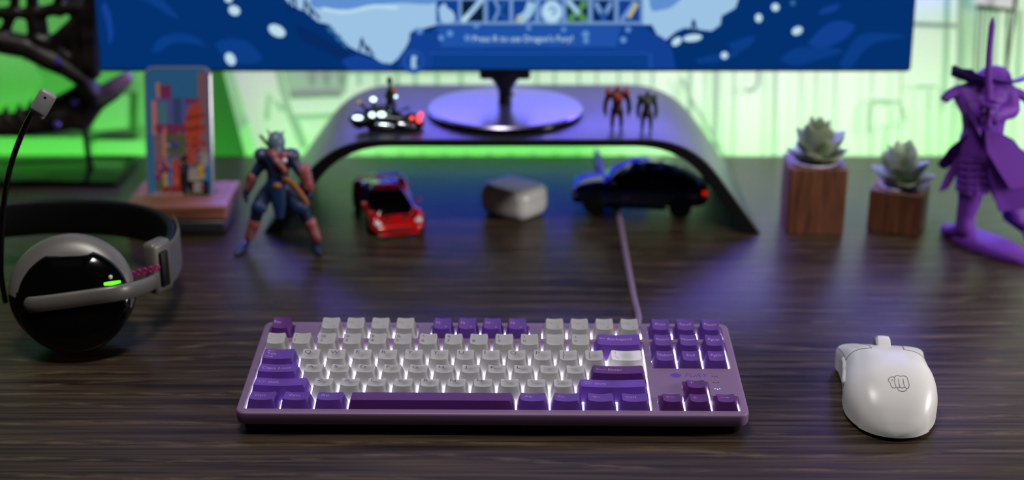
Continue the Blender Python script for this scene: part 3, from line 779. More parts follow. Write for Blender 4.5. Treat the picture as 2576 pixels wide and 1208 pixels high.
car('toy_sports_car', 'red low toy sports car with black windscreen facing forward under the riser', (-123.5, 1347, 0), math.radians(-74.5), 118, 56, M_red,
    [(58.5, 18, 4.2, 9.5), (57, 22, 3.4, 11.5), (52, 25.5, 3, 14.0), (44, 27, 3, 15.4), (30, 27.5, 3, 17), (12, 26, 3, 18.5), (-8, 26, 3, 20), (-28, 28, 3, 23.5), (-45, 28.5, 3.5, 24.5), (-55, 27, 5, 24), (-59.5, 24, 7, 21)],
    [(37, 21, 18, 14, 16.2), (26, 22, 18, 15, 22.5), (14, 22, 16.5, 16, 28.5), (0, 21, 15, 17, 32.5), (-18, 17.5, 13, 20, 31.5), (-34, 14, 10, 21, 28), (-50, 9, 6, 22, 25)],
    (36, -38), 9.4,
    dict(haunch=[(-40, 22, 22, 17, 6, 7.5), (37, 21.5, 15.5, 15, 6, 5)], roof=[(3, 13.4, 32.2), (-3, 14.0, 33.4), (-18, 13.2, 32.9), (-34, 10.6, 29.4), (-50, 7, 26.4)],
         bits=[('headlight', M_lamp, [((52.2, 20, 13.6), (6, 6.5, 3), 1.2, (0, .35, -.5)), ((52.2, -20, 13.6), (6, 6.5, 3), 1.2, (0, .35, .5))]),
               ('grille', M_tyre, [((57.6, 0, 7.2), (3.4, 22, 3.0), 1, None)]), ('air_intake', M_tyre, [((55.4, 17.5, 6.8), (4, 8, 3), 1, (0, 0, -.3)), ((55.4, -17.5, 6.8), (4, 8, 3), 1, (0, 0, .3))]),
               ('bumper', M_red, [((57.5, 0, 3.8), (6, 42, 1.6), .6, None)]), ('mirror', M_red, [((18, 27, 23.5), (5, 5, 3), 1.2, None), ((18, -27, 23.5), (5, 5, 3), 1.2, None)]),
               ('rear_wing', M_red, [((-53, 0, 28), (9, 46, 1.6), .7, None)]), ('hood_vent', M_tyre, [((44, 9, 15.2), (7, 5, 1.2), .4, (0, .14, -.1)), ((44, -9, 15.2), (7, 5, 1.2), .4, (0, .14, .1))])]))
car('toy_sedan', 'dark blue toy sedan seen from its side under the riser', (129, 1379, 0), math.radians(173), 136, 56, M_navy,
    [(67, 19, 10, 22), (65.5, 23, 8, 25), (60, 26, 7.5, 27.5), (48, 27.5, 7.5, 30), (30, 28, 7.5, 31.5), (8, 28, 7.5, 32), (-20, 28, 7.5, 32), (-45, 27.5, 7.5, 32.5), (-60, 26, 8.5, 32), (-67, 23.5, 11, 30), (-69, 19, 14, 26)],
    [(36, 25, 21, 29, 31), (24, 25.5, 20.5, 28.5, 39), (8, 26, 19.5, 28, 46.5), (-8, 26, 19, 28, 48.5), (-28, 25.5, 18.5, 28.5, 46.5), (-46, 24, 17, 30, 40), (-58, 20, 15, 31.5, 33.5)],
    (44, -42), 11.5,
    dict(roof=[(22, 18.6, 39.4), (10, 18.3, 45.8), (-4, 18, 48.2), (-22, 17.6, 47.4), (-36, 17, 43.8), (-50, 15.6, 37.6), (-58, 14.4, 33.8)],
         bits=[('headlight', M_lamp, [((63.5, 18, 22), (5, 8, 3.6), 1.2, (0, 0, -.3)), ((63.5, -18, 22), (5, 8, 3.6), 1.2, (0, 0, .3))]),
               ('tail_light', M_tail, [((-64.4, 20.6, 25.5), (5, 10, 4.4), 1.6, (0, 0, .5)), ((-64.4, -20.6, 25.5), (5, 10, 4.4), 1.6, (0, 0, -.5))]),
               ('grille', M_tyre, [((66, 0, 16), (3, 24, 5), 1, None)]), ('sill', M_tyre, [((2, 26.6, 9), (62, 3, 3.4), 1, None), ((2, -26.6, 9), (62, 3, 3.4), 1, None)]),
               ('mirror', M_navy, [((24, 29.5, 33.5), (5, 6, 4), 1.5, None), ((24, -29.5, 33.5), (5, 6, 4), 1.5, None)]),
               ('door_pillar', M_navy, [((-14, 23.0, 39), (2.2, 1.6, 15), .5, (.36, 0, 0)), ((-14, -23.0, 39), (2.2, 1.6, 15), .5, (-.36, 0, 0))])]))
# ================================================================ SUCCULENTS
M_walnut = noise_mat('walnut_block', '3f2418', '7a4a33', (160, 160, 14), .5, .4, detail=5, lo=.3, hi=.7, dist=.6)
M_liner = mat('white_liner', 'c9c6dc', .4)
M_soil = noise_mat('dark_soil', '1a1512', '2e2620', (900, 900, 900), .9)
def leaf_mat():
    m = mat('succulent_leaf', '7d8a72', .55); nt = m.node_tree; bs = nt.nodes['Principled BSDF']
    at_ = nt.nodes.new('ShaderNodeVertexColor'); at_.layer_name = 'tint'
    nt.links.new(at_.outputs['Color'], bs.inputs['Base Color']); return m
M_leaf = leaf_mat()
def rosette(c, R, H, seed, origin, parent):
    rnd = random.Random(seed); b = B(); cl = b.loops.layers.float_color.new('tint')
    c = Vector(c); cols = [lin('96a288'), lin('4f8032'), lin('b4b6a8')]
    k = 0
    for lay_, (n_, el, ln, wd) in enumerate(((6, 18, .9, .31), (6, 44, 1.04, .31), (5, 68, 1.12, .28))):
        for i in range(n_):
            k += 1
            az = 2*PI*(i+.5*(lay_ % 2))/n_+rnd.uniform(-.15, .15); e_ = math.radians(el+rnd.uniform(-7, 7)); L = R*ln*rnd.uniform(.9, 1.08); w = L*wd
            d = Vector((math.cos(az)*math.cos(e_), math.sin(az)*math.cos(e_), math.sin(e_)))
            s = Vector((-math.sin(az), math.cos(az), 0)); u = s.cross(d)*-1
            if u.z < 0: u = -u
            rings = []
            for t, ww, th, up in ((0, .35, .3, 0), (.2, .62, .36, -.02), (.45, .92, .30, -.02), (.62, 1.0, .24, .0), (.78, .8, .18, .02), (.91, .36, .1, .04), (1.0, .03, .03, .05)):
                p = c+d*(L*t)+u*(L*up)
                rings.append([p+s*(w*ww*math.cos(a))+u*(w*th*math.sin(a)+w*.28*ww*math.cos(a)**2) for a in [2*PI*q/10 for q in range(10)]])
            n0 = len(b.faces); loft(b, rings)
            tip = [0, .2, .45, .65, .82, .94, 1.0]
            b.faces.ensure_lookup_table()
            inner = rnd.random() < .45
            for f in b.faces[n0:]:
                for lp in f.loops:
                    v = lp.vert.co-c; t = max(0, min(1, v.dot(d)/L)); side = abs(v.dot(s))/w
                    g = max(0, 1-side*1.3)*(1 if .15 < t < .85 else .3)*(.95 if inner else .5)
                    base = [cols[0][q]*(1-t*.6)+cols[2][q]*t*.6 for q in range(3)]
                    lp[cl] = (*[base[q]*(1-g)+cols[1][q]*g for q in range(3)], 1)
    return build('leaves', b, M_leaf, parent, 60, origin=origin)
def planter(label, loc, rz, w, h, R, H, seed, lean):
    r = thing('succulent_planter', label, 'succulent', loc, (0, 0, rz), 'succulents in wooden blocks')
    b = B()
    o4 = [rrect(-w/2+i, -w/2+i, w/2-i, w/2-i, 2.0, 4) for i in (0, .6)]
    rr = w*.40
    n = len(o4[0])
    circ = lambda rad: [(rad*math.cos(math.atan2(y, x)), rad*math.sin(math.atan2(y, x))) for x, y in o4[0]]
    rings = [[(x, y, 0) for x, y in o4[1]], [(x, y, .8) for x, y in o4[0]], [(x, y, h-.8) for x, y in o4[0]], [(x, y, h) for x, y in o4[1]], [(x, y, h) for x, y in circ(rr)], [(x, y, h-12) for x, y in circ(rr)]]
    loft(b, [[Vector(p) for p in q] for q in rings]); build('pot', b, M_walnut, r, 35)
    b = B(); lathe(b, [(rr-.3, h-10), (rr-.3, h+1.2), (rr-1.0, h+1.8), (rr-2.0, h+1.2), (rr-2.4, h-5)], n=40, caps=(True, False)); build('liner', b, M_liner, r)
    b = B(); lathe(b, [(rr-2.4, h-6), (rr-2.5, h-3.5), (.3, h-3)], n=32); build('soil', b, M_soil, r)
    c = Vector((lean[0], lean[1], h+1)); lv = rosette(c, R, H, seed, (0, 0, 0), r)
    return r
planter('pale green succulent in the taller wooden block planter beside the riser', (294, 1325, 0), math.radians(-3), 55, 66, 37, 30, 3, (1, 0))
planter('pale green succulent in the shorter wooden block planter turned at an angle', (378, 1323, 0), math.radians(-24), 50, 42, 37, 30, 11, (0, 1))
# ================================================================ PHONE AND DOCK
M_dockwood = noise_mat('walnut_dock', '6b3f2a', '94624a', (16, 200, 200), .45, .4, detail=4, lo=.3, hi=.7)
M_dockbase = mat('dark_metal_base', '34353a', .3, .35, .5)
dock = thing('phone_dock', 'wooden charging dock with dark base holding the upright phone', 'phone dock', (-324, 1335, 0))
DO = (-324, 1335, 0)
b = B(); rbox(b, (-324, 1335, 7.6), (97, 77, 15), 4, 4); build('dock_base', b, M_dockbase, dock, origin=DO)
b = B(); rbox(b, (-324, 1317, 22.4), (99, 41, 15.2), 3, 4); rbox(b, (-324, 1359.5, 22.4), (99, 33, 15.2), 3, 4); rbox(b, (-324, 1340, 18.5), (97, 20, 6.6), 1, 2)
for s in (-1, 1): rbox(b, (-324+s*41.5, 1340, 22.3), (15, 22, 14.6), 1.5, 3)
build('dock_block', b, M_dockwood, dock, origin=DO)
PT = math.radians(14); PO = Vector((-325.5, 1333, 22.2))
ph = thing('smartphone', 'smartphone showing a colourful city picture leaning in the wooden dock', 'phone', PO)
pu = Vector((0, math.sin(PT), math.cos(PT))); pn = Vector((0, -math.cos(PT), math.sin(PT)))
pf = lambda u, v, t: PO + Vector((u, 0, 0)) + pu*v + pn*t
M_phone = mat('silver_phone_frame', 'c9c4c6', .25, .7)
b = B()
rings = []
for ins, t in ((.8, 4.0), (0, 3.2), (0, -3.2), (.8, -4.0)):
    rings.append([pf(x, y, t) for x, y in rrect(-32.5+ins, ins, 32.5-ins, 132-ins, 9-ins, 6)])
loft(b, rings); build('phone_body', b, M_phone, ph, 30, origin=PO)
PH = [mat('pic_%d' % i, '101010', .35, 0, .5, emit=c, strength=.42) for i, c in enumerate(('2f6fa0', '7a2f5a', '5a5a9a', 'b8452c', '8a5f66', '56603a', '1c1018', 'c49a3a', '9c8f86', '4a7f86', 'c87f6a', '8f2a22', '3a4a7a'))]
b = B(); lay2 = [4.02]
def pp(pts, mi):
    lay2[0] += .012; fill2d(b, [((x-.5)*61, 3+(1-y)*126) for x, y in pts], lambda u, v: pf(u, v, lay2[0]), mi)
def pr(x0, y0, x1, y1, mi): pp([(x0, y0), (x1, y0), (x1, y1), (x0, y1)], mi)
fill2d(b, rrect(-30.8, 1.8, 30.8, 130.2, 7.5, 6), lambda u, v: pf(u, v, 4.02), 0)
pr(.82, .02, .97, .5, 4); pr(.2, .12, .40, .24, 1); pr(.16, .1, .22, .24, 10); pr(.12, .22, .52, .44, 2); pr(.08, .24, .16, .5, 10); pr(.2, .25, .32, .42, 9); pr(.42, .22, .55, .44, 12); pr(.55, .24, .8, .46, 2); pr(.6, .22, .84, .26, 1)
pp([(.66, .3), (.8, .24), (.9, .3), (.92, .7), (.62, .74), (.6, .42)], 3); pr(.14, .42, .6, .5, 1); pr(.08, .5, .3, .95, 4); pr(.24, .44, .3, .7, 10); pr(.29, .5, .6, .67, 5); pr(.34, .55, .5, .62, 12)
pr(.38, .69, .52, .92, 3); pr(.5, .66, .64, .97, 6); pr(.64, .6, .9, .74, 3); pp([(.86, .3), (.97, .28), (.97, .62), (.84, .66)], 4); pr(.8, .64, .97, .74, 8); pr(.64, .76, .82, .86, 8); pr(.78, .74, .9, .84, 7); pr(.6, .86, .97, .98, 6); pr(.72, .87, .86, .95, 8)
for yy in (.36, .45, .58): pp([(.62, yy), (.95, yy-.02), (.95, yy), (.62, yy+.03)], 11)
pr(.2, .72, .34, .8, 1); pr(.24, .8, .3, .9, 7); pr(.1, .77, .2, .86, 1); pr(.2, .9, .52, .96, 11); pr(.03, .955, .55, .985, 8); pr(.03, .5, .1, .95, 0); pr(.1, .86, .24, .93, 5)
rq = random.Random(4)
for k in range(90):
    x = rq.uniform(.1, .9); y = rq.uniform(.42, .96); pr(x, y, x+rq.uniform(.02, .06), y+rq.uniform(.008, .03), rq.choice((1, 4, 10, 3, 11, 6, 12, 5, 8)))
build('phone_screen', b, PH, ph, 1, origin=PO)
# ================================================================ HEADSET
M_silver = mat('silver_grey_plastic', '6f6c69', .38, .25, .5)
M_hblack = mat('headset_black', '070708', .5, 0, .35)
M_hgloss = mat('headset_gloss', '040405', .1, 0, .5)
M_led = emis('green_led', '62ff2a', 2.2)
HO = Vector((-352, 1060, 0))
hs = thing('headset', 'black and silver gaming headset with raised microphone lying on the desk', 'headset', HO)
CC = atY(180, 738, 1036)+Vector((0, 0, 2)); ax = Vector((.10, -.86, .40)).normalized(); hx, hy, hz = basis(ax)
def cupring(r, d, dx=0, dy=0, sy=.95): return [CC+ax*d+hx*(dx+r*.98*math.cos(t))+hy*(dy+r*sy*.97*math.sin(t)) for t in [2*PI*k/56 for k in range(56)]]
b = B(); loft(b, [cupring(36, -32), cupring(43, -31), cupring(47, -26), cupring(47.5, -18), cupring(45, -11), cupring(40, -9)]); build('ear_cushion', b, M_hblack, hs, origin=HO)
b = B(); loft(b, [cupring(42, -11), cupring(46.5, -10), cupring(49, -6), cupring(49.3, -1), cupring(47, 5, 0, -1), cupring(42, 9, 1, -4), cupring(36, 11, 2, -6), cupring(5, 11, 2, -6)])
b.faces.ensure_lookup_table()
for f in b.faces:
    d = f.calc_center_median()-CC
    if d.dot(hy) < -8-.15*d.dot(hx): f.material_index = 1
build('ear_cup', b, [M_silver, M_hgloss], hs, origin=HO)
# glossy outer face with the notched upper edge
b = B()
def faceout(s, d):
    P = []
    for k in range(64):
        t = 2*PI*k/64; x = 43*math.cos(t); y = 41*math.sin(t)
        if math.sin(t) > .5:
            y = min(y, 41*.885) if -17 < x < 15 else y
        P.append(CC+ax*d+hx*(3+x*s)+hy*(-8+y*s))
    return P
loft(b, [faceout(1.0, 4), faceout(1.0, 8.5), faceout(.97, 10.5), faceout(.85, 13.5), faceout(.6, 16), faceout(.3, 17), faceout(.04, 17.2)], False, True); build('outer_face', b, M_hgloss, hs, 50, origin=HO)
fp = lambda px, py, d: atP(px, py, CC+ax*d, ax)
b = B(); tube(b, [fp(262, 715, 16), fp(280, 713, 16), fp(303, 709, 15.6)], [1.0, 1.5, .9], 10); build('power_light', b, M_led, hs, origin=HO)
b = B(); ball(b, fp(278, 697, 15.4), 1.6, 0, 12); build('cup_glint', b, mat('pale_glint', 'd8d0e4', .3, 0, .6), hs, origin=HO)  # pale ball standing for the white glint on the cup
# yoke arm across the face, flat bar
b = B()
pa = smooth_path([fp(62, 768, 19), fp(110, 764, 21), fp(200, 752, 22), fp(300, 737, 20), atY(360, 722, 1046), atY(392, 706, 1068)], 5)
rs = [6.6]*len(pa); rs[0] = 3.0; rs[1] = 5.6
tube(b, pa, rs, 14, 0, (.45, 1.0)); build('yoke_arm', b, M_silver, hs, 50, origin=HO)
b = B()
q0 = atY(398, 668, 1080)
rbox(b, q0+Vector((0, 0, 0)), (13, 22, 44), 4, 3, 0, Euler((0, 0, -.5))); rbox(b, q0+Vector((5.2, -4, -1)), (5, 9, 30), 1.2, 2, 1, Euler((0, 0, -.5)))
build('slider', b, [M_silver, M_hblack], hs, 50, origin=HO)
b = B()
pth = smooth_path([q0+Vector((-1, 6, 2)), Vector((-287, 1110, 47)), Vector((-291, 1150, 46)), Vector((-309, 1186, 46)), Vector((-345, 1212, 46)), Vector((-390, 1222, 46)), Vector((-440, 1218, 46)), Vector((-490, 1196, 46)), Vector((-520, 1150, 46)), Vector((-528, 1100, 46))], 5)
F = frames(pth); rings = []
for p, t, s, u in F:
    rings.append([p+s*(4.5*math.copysign(abs(math.cos(a))**.6, math.cos(a)))+Vector((0, 0, 1))*(17*math.copysign(abs(math.sin(a))**.45, math.sin(a))) for a in [2*PI*k/20 for k in range(20)]])
loft(b, rings); build('headband', b, M_hblack, hs, 60, origin=HO)
b = B()
rings = []
for p, t, s, u in F[:14]:
    rings.append([p+s*(-5.2 if s.dot(Vector((1, 0, 0))) < 0 else 5.2)*1.0+s*(1.3*math.cos(a))+Vector((0, 0, 1))*(18*math.copysign(abs(math.sin(a))**.45, math.sin(a))) for a in [2*PI*k/16 for k in range(16)]])
loft(b, rings); build('band_trim', b, M_silver, hs, 60, origin=HO)
# far ear cup of the pair
b = B(); lathe(b, [(30, -22), (44, -20), (47, -10), (47, 6), (40, 12), (4, 13)], (-505, 1075, 54), (-.3, -.9, .2), 40); build('ear_cup', b, M_hblack, hs, origin=HO)
M_pink = mat('magenta_cable', 'a8126a', .5)
b = B()
for k in range(5): tube(b, [atY(335+15*k, 690-4*k, 1062)+Vector((1.6*math.cos(a), 0, 2.2*math.sin(a))) for a in [2*PI*j/12 for j in range(13)]], .9, 6)
build('joint_cable', b, M_pink, hs, origin=HO)
b = B()
mp = smooth_path([atY(14, 760, 1052), atY(3, 690, 1048), atY(4, 600, 1044), atY(10, 510, 1042), atY(26, 420, 1040), atY(52, 345, 1040), atY(74, 296, 1040), atY(84, 280, 1040)], 6)
tube(b, mp, [2.2]*(len(mp)-8)+[1.9]*8, 12); build('mic_boom', b, M_gloss, hs, origin=HO)
b = B()
mc = atY(109, 258, 1036)
mr = Matrix.Rotation(math.radians(33), 3, 'Y') @ Matrix.Rotation(math.radians(-8), 3, 'X')
rbox(b, mc, (13.4, 7, 20), 3.4, 4, 0, mr); rbox(b, mc+Vector((-5, 3, -9)), (10, 5, 7), 2, 3, 0, mr)
mo = build('microphone', b, mat('mic_grey', '8b8a8a', .45, .1), hs, 50, origin=HO)
b = B(); ball(b, mc+mr @ Vector((-.2, -3.4, 4.6)), 1.15, 0, 10, (1, .4, 1)); build('mic_hole', b, M_hblack, mo, origin=HO)
# ================================================================ ARMOURED ACTION FIGURE
M_suit = noise_mat('indigo_suit', '12182b', '2c3c66', (120, 120, 120), .45, .5, lo=.4, hi=.6)
M_rust = noise_mat('rust_armour', '8a3024', '93606a', (160, 160, 160), .4, .5, lo=.4, hi=.6)
M_helm = mat('blue_grey_helmet', '5d7488', .35, 0, .5)
M_blue = mat('blue_cloth', '14305e', .5)
M_gold = mat('ochre_strap', '9a6236', .5)
FY = 1254.0
fg = lambda px, py, dy=0.: atY(px, py, FY+dy)
AO = Vector(fg(712, 632)); AO.z = 0
fig = thing('action_figure', 'indigo and rust armoured toy figure striding with legs apart before the riser', 'toy figure', AO)
b = B()
capsule(b, fg(697, 400), fg(699, 448), 12.5, 9.5); capsule(b, fg(699, 440), fg(698, 472), 9.5, 11.5); capsule(b, fg(678, 392), fg(716, 392), 7.5, 7.5); capsule(b, fg(697, 372), fg(697, 392), 5, 6)
chain(b, [fg(668, 390), fg(656, 415), fg(641, 436), fg(630, 462), fg(622, 482)], [6, 5.2, 4.6, 4.2, 3])
chain(b, [fg(724, 390), fg(738, 408), fg(752, 428), fg(768, 450), fg(778, 476)], [6, 5.2, 4.6, 4.6, 3])
chain(b, [fg(684, 468), fg(664, 498), fg(650, 520, -6), fg(640, 560, -2), fg(626, 602)], [7, 7.8, 6.8, 5.2, 3.4])
chain(b, [fg(713, 470), fg(735, 495), fg(758, 520, -6), fg(778, 560, -2), fg(797, 602)], [7, 8, 6.8, 5.2, 3.4])
for x, s in ((622, -1), (800, 1)): 
    p = at(x, 618); chain(b, [Vector((p.x, FY+4, 5)), Vector((p.x+s*3, FY-6, 4)), Vector((p.x+s*5, FY-13, 3))], [4.6, 4.2, 2.9])
# hands: palm and separate curled fingers
for hxp, hyp, s in ((619, 490, -1), (780, 484, 1)):
    h = fg(hxp, hyp); capsule(b, h+Vector((0, 0, 3)), h+Vector((s*.5, 0, -3)), 3.0, 2.6)
    for k in range(4): capsule(b, h+Vector((s*.3, (k-1.5)*1.7, -3)), h+Vector((-s*1.0, (k-1.5)*1.9-.5, -8+abs(k-1.3)*.7)), 1.0, .75, 8)
    capsule(b, h+Vector((0, -2.6, 0)), h+Vector((-s*2, -4.6, -3.5)), 1.1, .8, 8)
blob('body', b, M_suit, fig, .9, 3, AO)
b = B(); ball(b, fg(695, 358), 1, 0, 20, (8.2, 9, 10.5)); capsule(b, fg(697, 372, -4), fg(699, 386, -8), 5.2, 3.2); hl = blob('helmet', b, M_helm, fig, .8, 3, AO)
for a, c in (((684, 345), (671, 325)), ((707, 345), (713, 328))):
    b = B(); tube(b, [fg(*a), fg(*c)], [1.8, .4], 8); build('helmet_horn', b, M_gold, hl, origin=AO)
b = B(); tube(b, [fg(690, 376, -6), fg(697, 390, -10), fg(702, 384, -9)], [5, 6, 4], 10, 0, (1, .5)); 
chain(b, [fg(680, 384, -8), fg(700, 410, -13), fg(716, 430, -12)], [3.2, 3.6, 3.2]); chain(b, [fg(716, 388, -9), fg(708, 410, -12)], [3.4, 3])
blob('chest_harness', b, M_rust, fig, .8, 2, AO)
b = B(); ball(b, fg(716, 404, -13), 2.3); build('chest_gem', b, mat('pale_gem', 'e4dcf6', .1, 0, .8), fig, origin=AO)
for pts in ([(655, 376), (648, 390), (662, 402), (676, 384)], [(720, 376), (738, 384), (744, 400), (728, 396)]):
    b = B(); cc = fg(sum(p[0] for p in pts)/4, sum(p[1] for p in pts)/4); ball(b, cc, 1, 0, 16, (8, 8.5, 6)); build('shoulder_plate', b, mat('slate_plate', '4a4f70', .35, .2), fig, origin=AO)
for pts, r_ in (([(634, 446), (624, 474)], (5.4, 4.2)), ([(764, 428), (776, 470)], (6.6, 5.6))):
    b = B(); capsule(b, fg(*pts[0], -1), fg(*pts[1], -1), *r_); tube(b, [fg(pts[0][0]+6, pts[0][1]-4), fg(pts[0][0]+8, pts[0][1]-24)], [3, .5], 8, 0, (.5, 1)); blob('forearm_guard', b, M_rust, fig, .8, 2, AO)
for k, pts in enumerate(([(640, 560), (628, 596)], [(780, 560), (796, 600)])):
    b = B(); capsule(b, fg(*pts[0], -3), fg(*pts[1], -3), 6.2, 4.6); blob('shin_guard', b, M_rust, fig, .8, 2, AO)
b = B()
rings = []
for px, py, w, d in ((698, 455, 7, -10), (698, 480, 7.5, -11), (701, 515, 6.6, -11), (704, 548, 4, -10)):
    c = fg(px, py, d); rings.append([c+Vector((w*math.cos(t), 2.2*math.sin(t)+.1*w*math.cos(t)**2, 0)) for t in [2*PI*k/16 for k in range(16)]])
loft(b, rings); build('loincloth', b, M_blue, fig, 60, origin=AO)
b = B(); tube(b, smooth_path([fg(712, 448, -11), fg(735, 462, -12), fg(760, 495, -12), fg(772, 515, -10)], 4), 3, 10, 0, (.5, 1)); build('hip_strap', b, M_gold, fig, 60, origin=AO)
b = B(); ball(b, fg(697, 468, -12), 3, 0, 12, (1.4, .7, 1)); build('belt_buckle', b, M_gold, fig, origin=AO)
b = B(); tube(b, [fg(654, 340, 12), fg(672, 362, 12), fg(720, 425, 14)], [1.4, 1.8, 1.8], 8); build('back_sword', b, mat('sword_hilt', '6e5a42', .5), fig, origin=AO)
for x, y, s in ((652, 522, -1), (756, 522, 1)):
    b = B(); ball(b, fg(x, y, -8), 1, 0, 14, (8, 6, 7)); build('knee_pad', b, M_blue, fig, origin=AO)
# ================================================================ SMALL FIGURES ON THE RISER
def small_figure(name, label, cxp, feet, Yd, sc_, M1, M2, wide, horns):
    base = atY(cxp, feet, Yd); O = Vector((base.x, Yd, SZ))
    r = thing(name, label, 'toy figure', O, group='small toy figures on the riser')
    s = sc_
    def P(x, z, y=0.): return O+Vector((x*s, y*s, z*s))
    b = B()
    capsule(b, P(0, 31), P(0, 24), 5.0*s*wide, 4.0*s); capsule(b, P(0, 24), P(0, 19), 4.2*s, 4.8*s)
    capsule(b, P(-5.5*wide, 34), P(5.5*wide, 34), 3.4*s, 3.4*s)
    for k in (-1, 1):
        chain(b, [P(k*7*wide, 34), P(k*9.6*wide, 27), P(k*10.2*wide, 20, -1), P(k*9.6*wide, 15.5, -2)], [3.0*s, 2.3*s, 2.2*s, 1.5*s])
        h = P(k*9.6*wide, 14, -2)
        for q in range(4): capsule(b, h+Vector((0, (q-1.5)*.9*s, 0)), h+Vector((-k*.6*s, (q-1.5)*.9*s-.4, -2.4*s+.2*abs(q-1)*s)), .55*s, .42*s, 6)
        chain(b, [P(k*2.8, 19), P(k*4.0, 11, -.5), P(k*4.4, 2.2)], [3.2*s, 2.3*s, 1.7*s]); chain(b, [P(k*4.4, 1.5, .6), P(k*4.8, 1.2, -3)], [1.4*s, 1.2*s])
    body = blob('body', b, M1, r, .5, 2, O)
    b = B(); ball(b, P(0, 39), 1, 0, 14, (2.8*s, 3*s, 3.4*s)); 
    build('head', b, M2, r, origin=O)
    b = B(); ball(b, P(0, 31.5, -4), 1, 0, 14, (4.4*s, 2.4*s, 4.6*s)); build('chest_plate', b, M2, r, origin=O)
    for k in (-1, 1):
        b = B(); ball(b, P(k*7.6*wide, 36), 1, 0, 14, (3.8*s, 3.6*s, 3*s))
        if horns: tube(b, [P(k*7.6*wide, 37), P(k*7.2*wide, 42)], [1.8*s, .2], 8)
        build('shoulder_plate', b, M2, r, origin=O)
    return r
small_figure('toy_robot', 'small red and orange toy robot with broad shoulders on the riser', 1551, 324, 1337, 1.02, mat('dark_maroon', '2a0a0c', .4), mat('orange_red_plate', '8f2f1a', .4), 1.12, True)
small_figure('toy_soldier', 'small dark grey toy fighter beside the red toy robot', 1626, 329, 1330, .94, mat('charcoal_suit', '14161c', .5), mat('grey_green_vest', '3e453f', .5), .9, False)
# ================================================================ TOY MOTORCYCLE
M_bike = mat('black_bike', '0b0c0e', .3, 0, .5)
M_chrome = mat('chrome', 'c8d4d8', .12, 1)
M_glow = emis('white_glow', 'd6fbff', 3.2); M_redl = emis('red_lamp', 'ff4a48', 2.6); M_dim = emis('dim_cyan_glow', '8fd6d8', .8); M_amb = emis('amber_glow', 'f0b070', .8)  # glow colours of the bright spots, red for the tail
BY = 1338.0
bp = lambda px, py, dy=0.: atY(px, py, BY+dy)
BO = Vector((bp(975, 330).x, BY, SZ))
bike = thing('toy_hover_bike', 'black toy bike with bright white spots and red tail light on the riser', 'toy vehicle', BO)
b = B()
chain(b, [bp(886, 300), bp(915, 306), bp(960, 300), bp(1010, 304), bp(1055, 312)], [3.5, 6, 7.5, 6.5, 5]); chain(b, [bp(925, 280), bp(965, 275), bp(1000, 290)], [3.5, 5, 4.5]); chain(b, [bp(930, 318), bp(985, 320), bp(1045, 322)], [3.6, 4.2, 3.6])
blob('bike_body', b, M_bike, bike, .7, 2, BO)
for a, c, r0 in (((882, 278), (915, 284), 2.2), ((1000, 280), (1032, 270), 2.4), ((1008, 292), (1040, 290), 2.2)):
    b = B(); tube(b, [bp(*a, 6), bp(*c, 6)], [1.0, r0], 10, 0, (1.6, .7)); build('fin', b, M_bike, bike, origin=BO)
for px, py, w in ((905, 322, 10), (1035, 323, 10)):
    b = B(); lathe(b, [(4.5, -3), (7.4, -3), (8, -2), (8, 2), (7.4, 3), (4.5, 3)], Vector((bp(px, py).x, BY, SZ+8.1)), (0, 1, 0), 28); wh = build('wheel', b, M_tyre, bike, origin=BO)
    b = B(); lathe(b, [(.4, -3.2), (4.6, -3.4)], Vector((bp(px, py).x, BY, SZ+8.1)), (0, 1, 0), 20); build('hub', b, M_chrome, wh, origin=BO)
b = B(); capsule(b, bp(950, 315, -9), bp(985, 317, -9), 2.6, 2.6); capsule(b, bp(1005, 312, -9), bp(1040, 318, -9), 2.2, 2.0); build('exhaust_pipe', b, M_chrome, bike, origin=BO)
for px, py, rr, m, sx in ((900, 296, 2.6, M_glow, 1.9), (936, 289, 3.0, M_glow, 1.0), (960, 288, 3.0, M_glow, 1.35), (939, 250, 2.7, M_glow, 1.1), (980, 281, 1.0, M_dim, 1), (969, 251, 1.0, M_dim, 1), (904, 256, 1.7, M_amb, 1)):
    b = B(); ball(b, bp(px, py, -10 if py > 270 else -3), rr, 0, 12, (sx, .6, .85)); build('bright_spot', b, m, bike, origin=BO)  # bright spots put in as small glowing balls
b = B(); chain(b, [bp(938, 252, 0), bp(945, 275, 0)], [2.2, 2.6]); chain(b, [bp(904, 257, 1), bp(925, 280, 1)], [1.2, 1.8]); build('spot_stalk', b, M_bike, bike, origin=BO)
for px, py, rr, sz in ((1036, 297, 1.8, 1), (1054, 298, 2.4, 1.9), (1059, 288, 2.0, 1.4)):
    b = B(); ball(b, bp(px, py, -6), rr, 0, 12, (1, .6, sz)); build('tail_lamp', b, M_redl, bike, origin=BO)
RO = bp(983, 290, 0)
rider = thing('toy_rider', 'tiny dark toy rider standing upright on the black toy bike', 'toy figure', Vector((RO.x, BY+6, bp(983, 283).z)))
RO = Vector((RO.x, BY+6, bp(983, 283).z))
b = B()
rp = lambda px, py, dy=0.: atY(px, py, BY+6+dy)
chain(b, [rp(984, 225), rp(982, 248)], [3.2, 3.4]); chain(b, [rp(980, 250), rp(975, 268), rp(978, 284)], [2.6, 2.2, 1.6]); chain(b, [rp(986, 250), rp(992, 268), rp(990, 284)], [2.6, 2.2, 1.6]); chain(b, [rp(983, 222), rp(981, 212)], [1.8, 1.6]); chain(b, [rp(978, 226), rp(970, 244), rp(974, 258)], [1.6, 1.4, 1.1])
blob('body', b, M_bike, rider, .5, 2, RO)
b = B(); ball(b, rp(980, 203), 1, 0, 14, (2.9, 3, 4)); build('helmet', b, M_bike, rider, origin=RO)
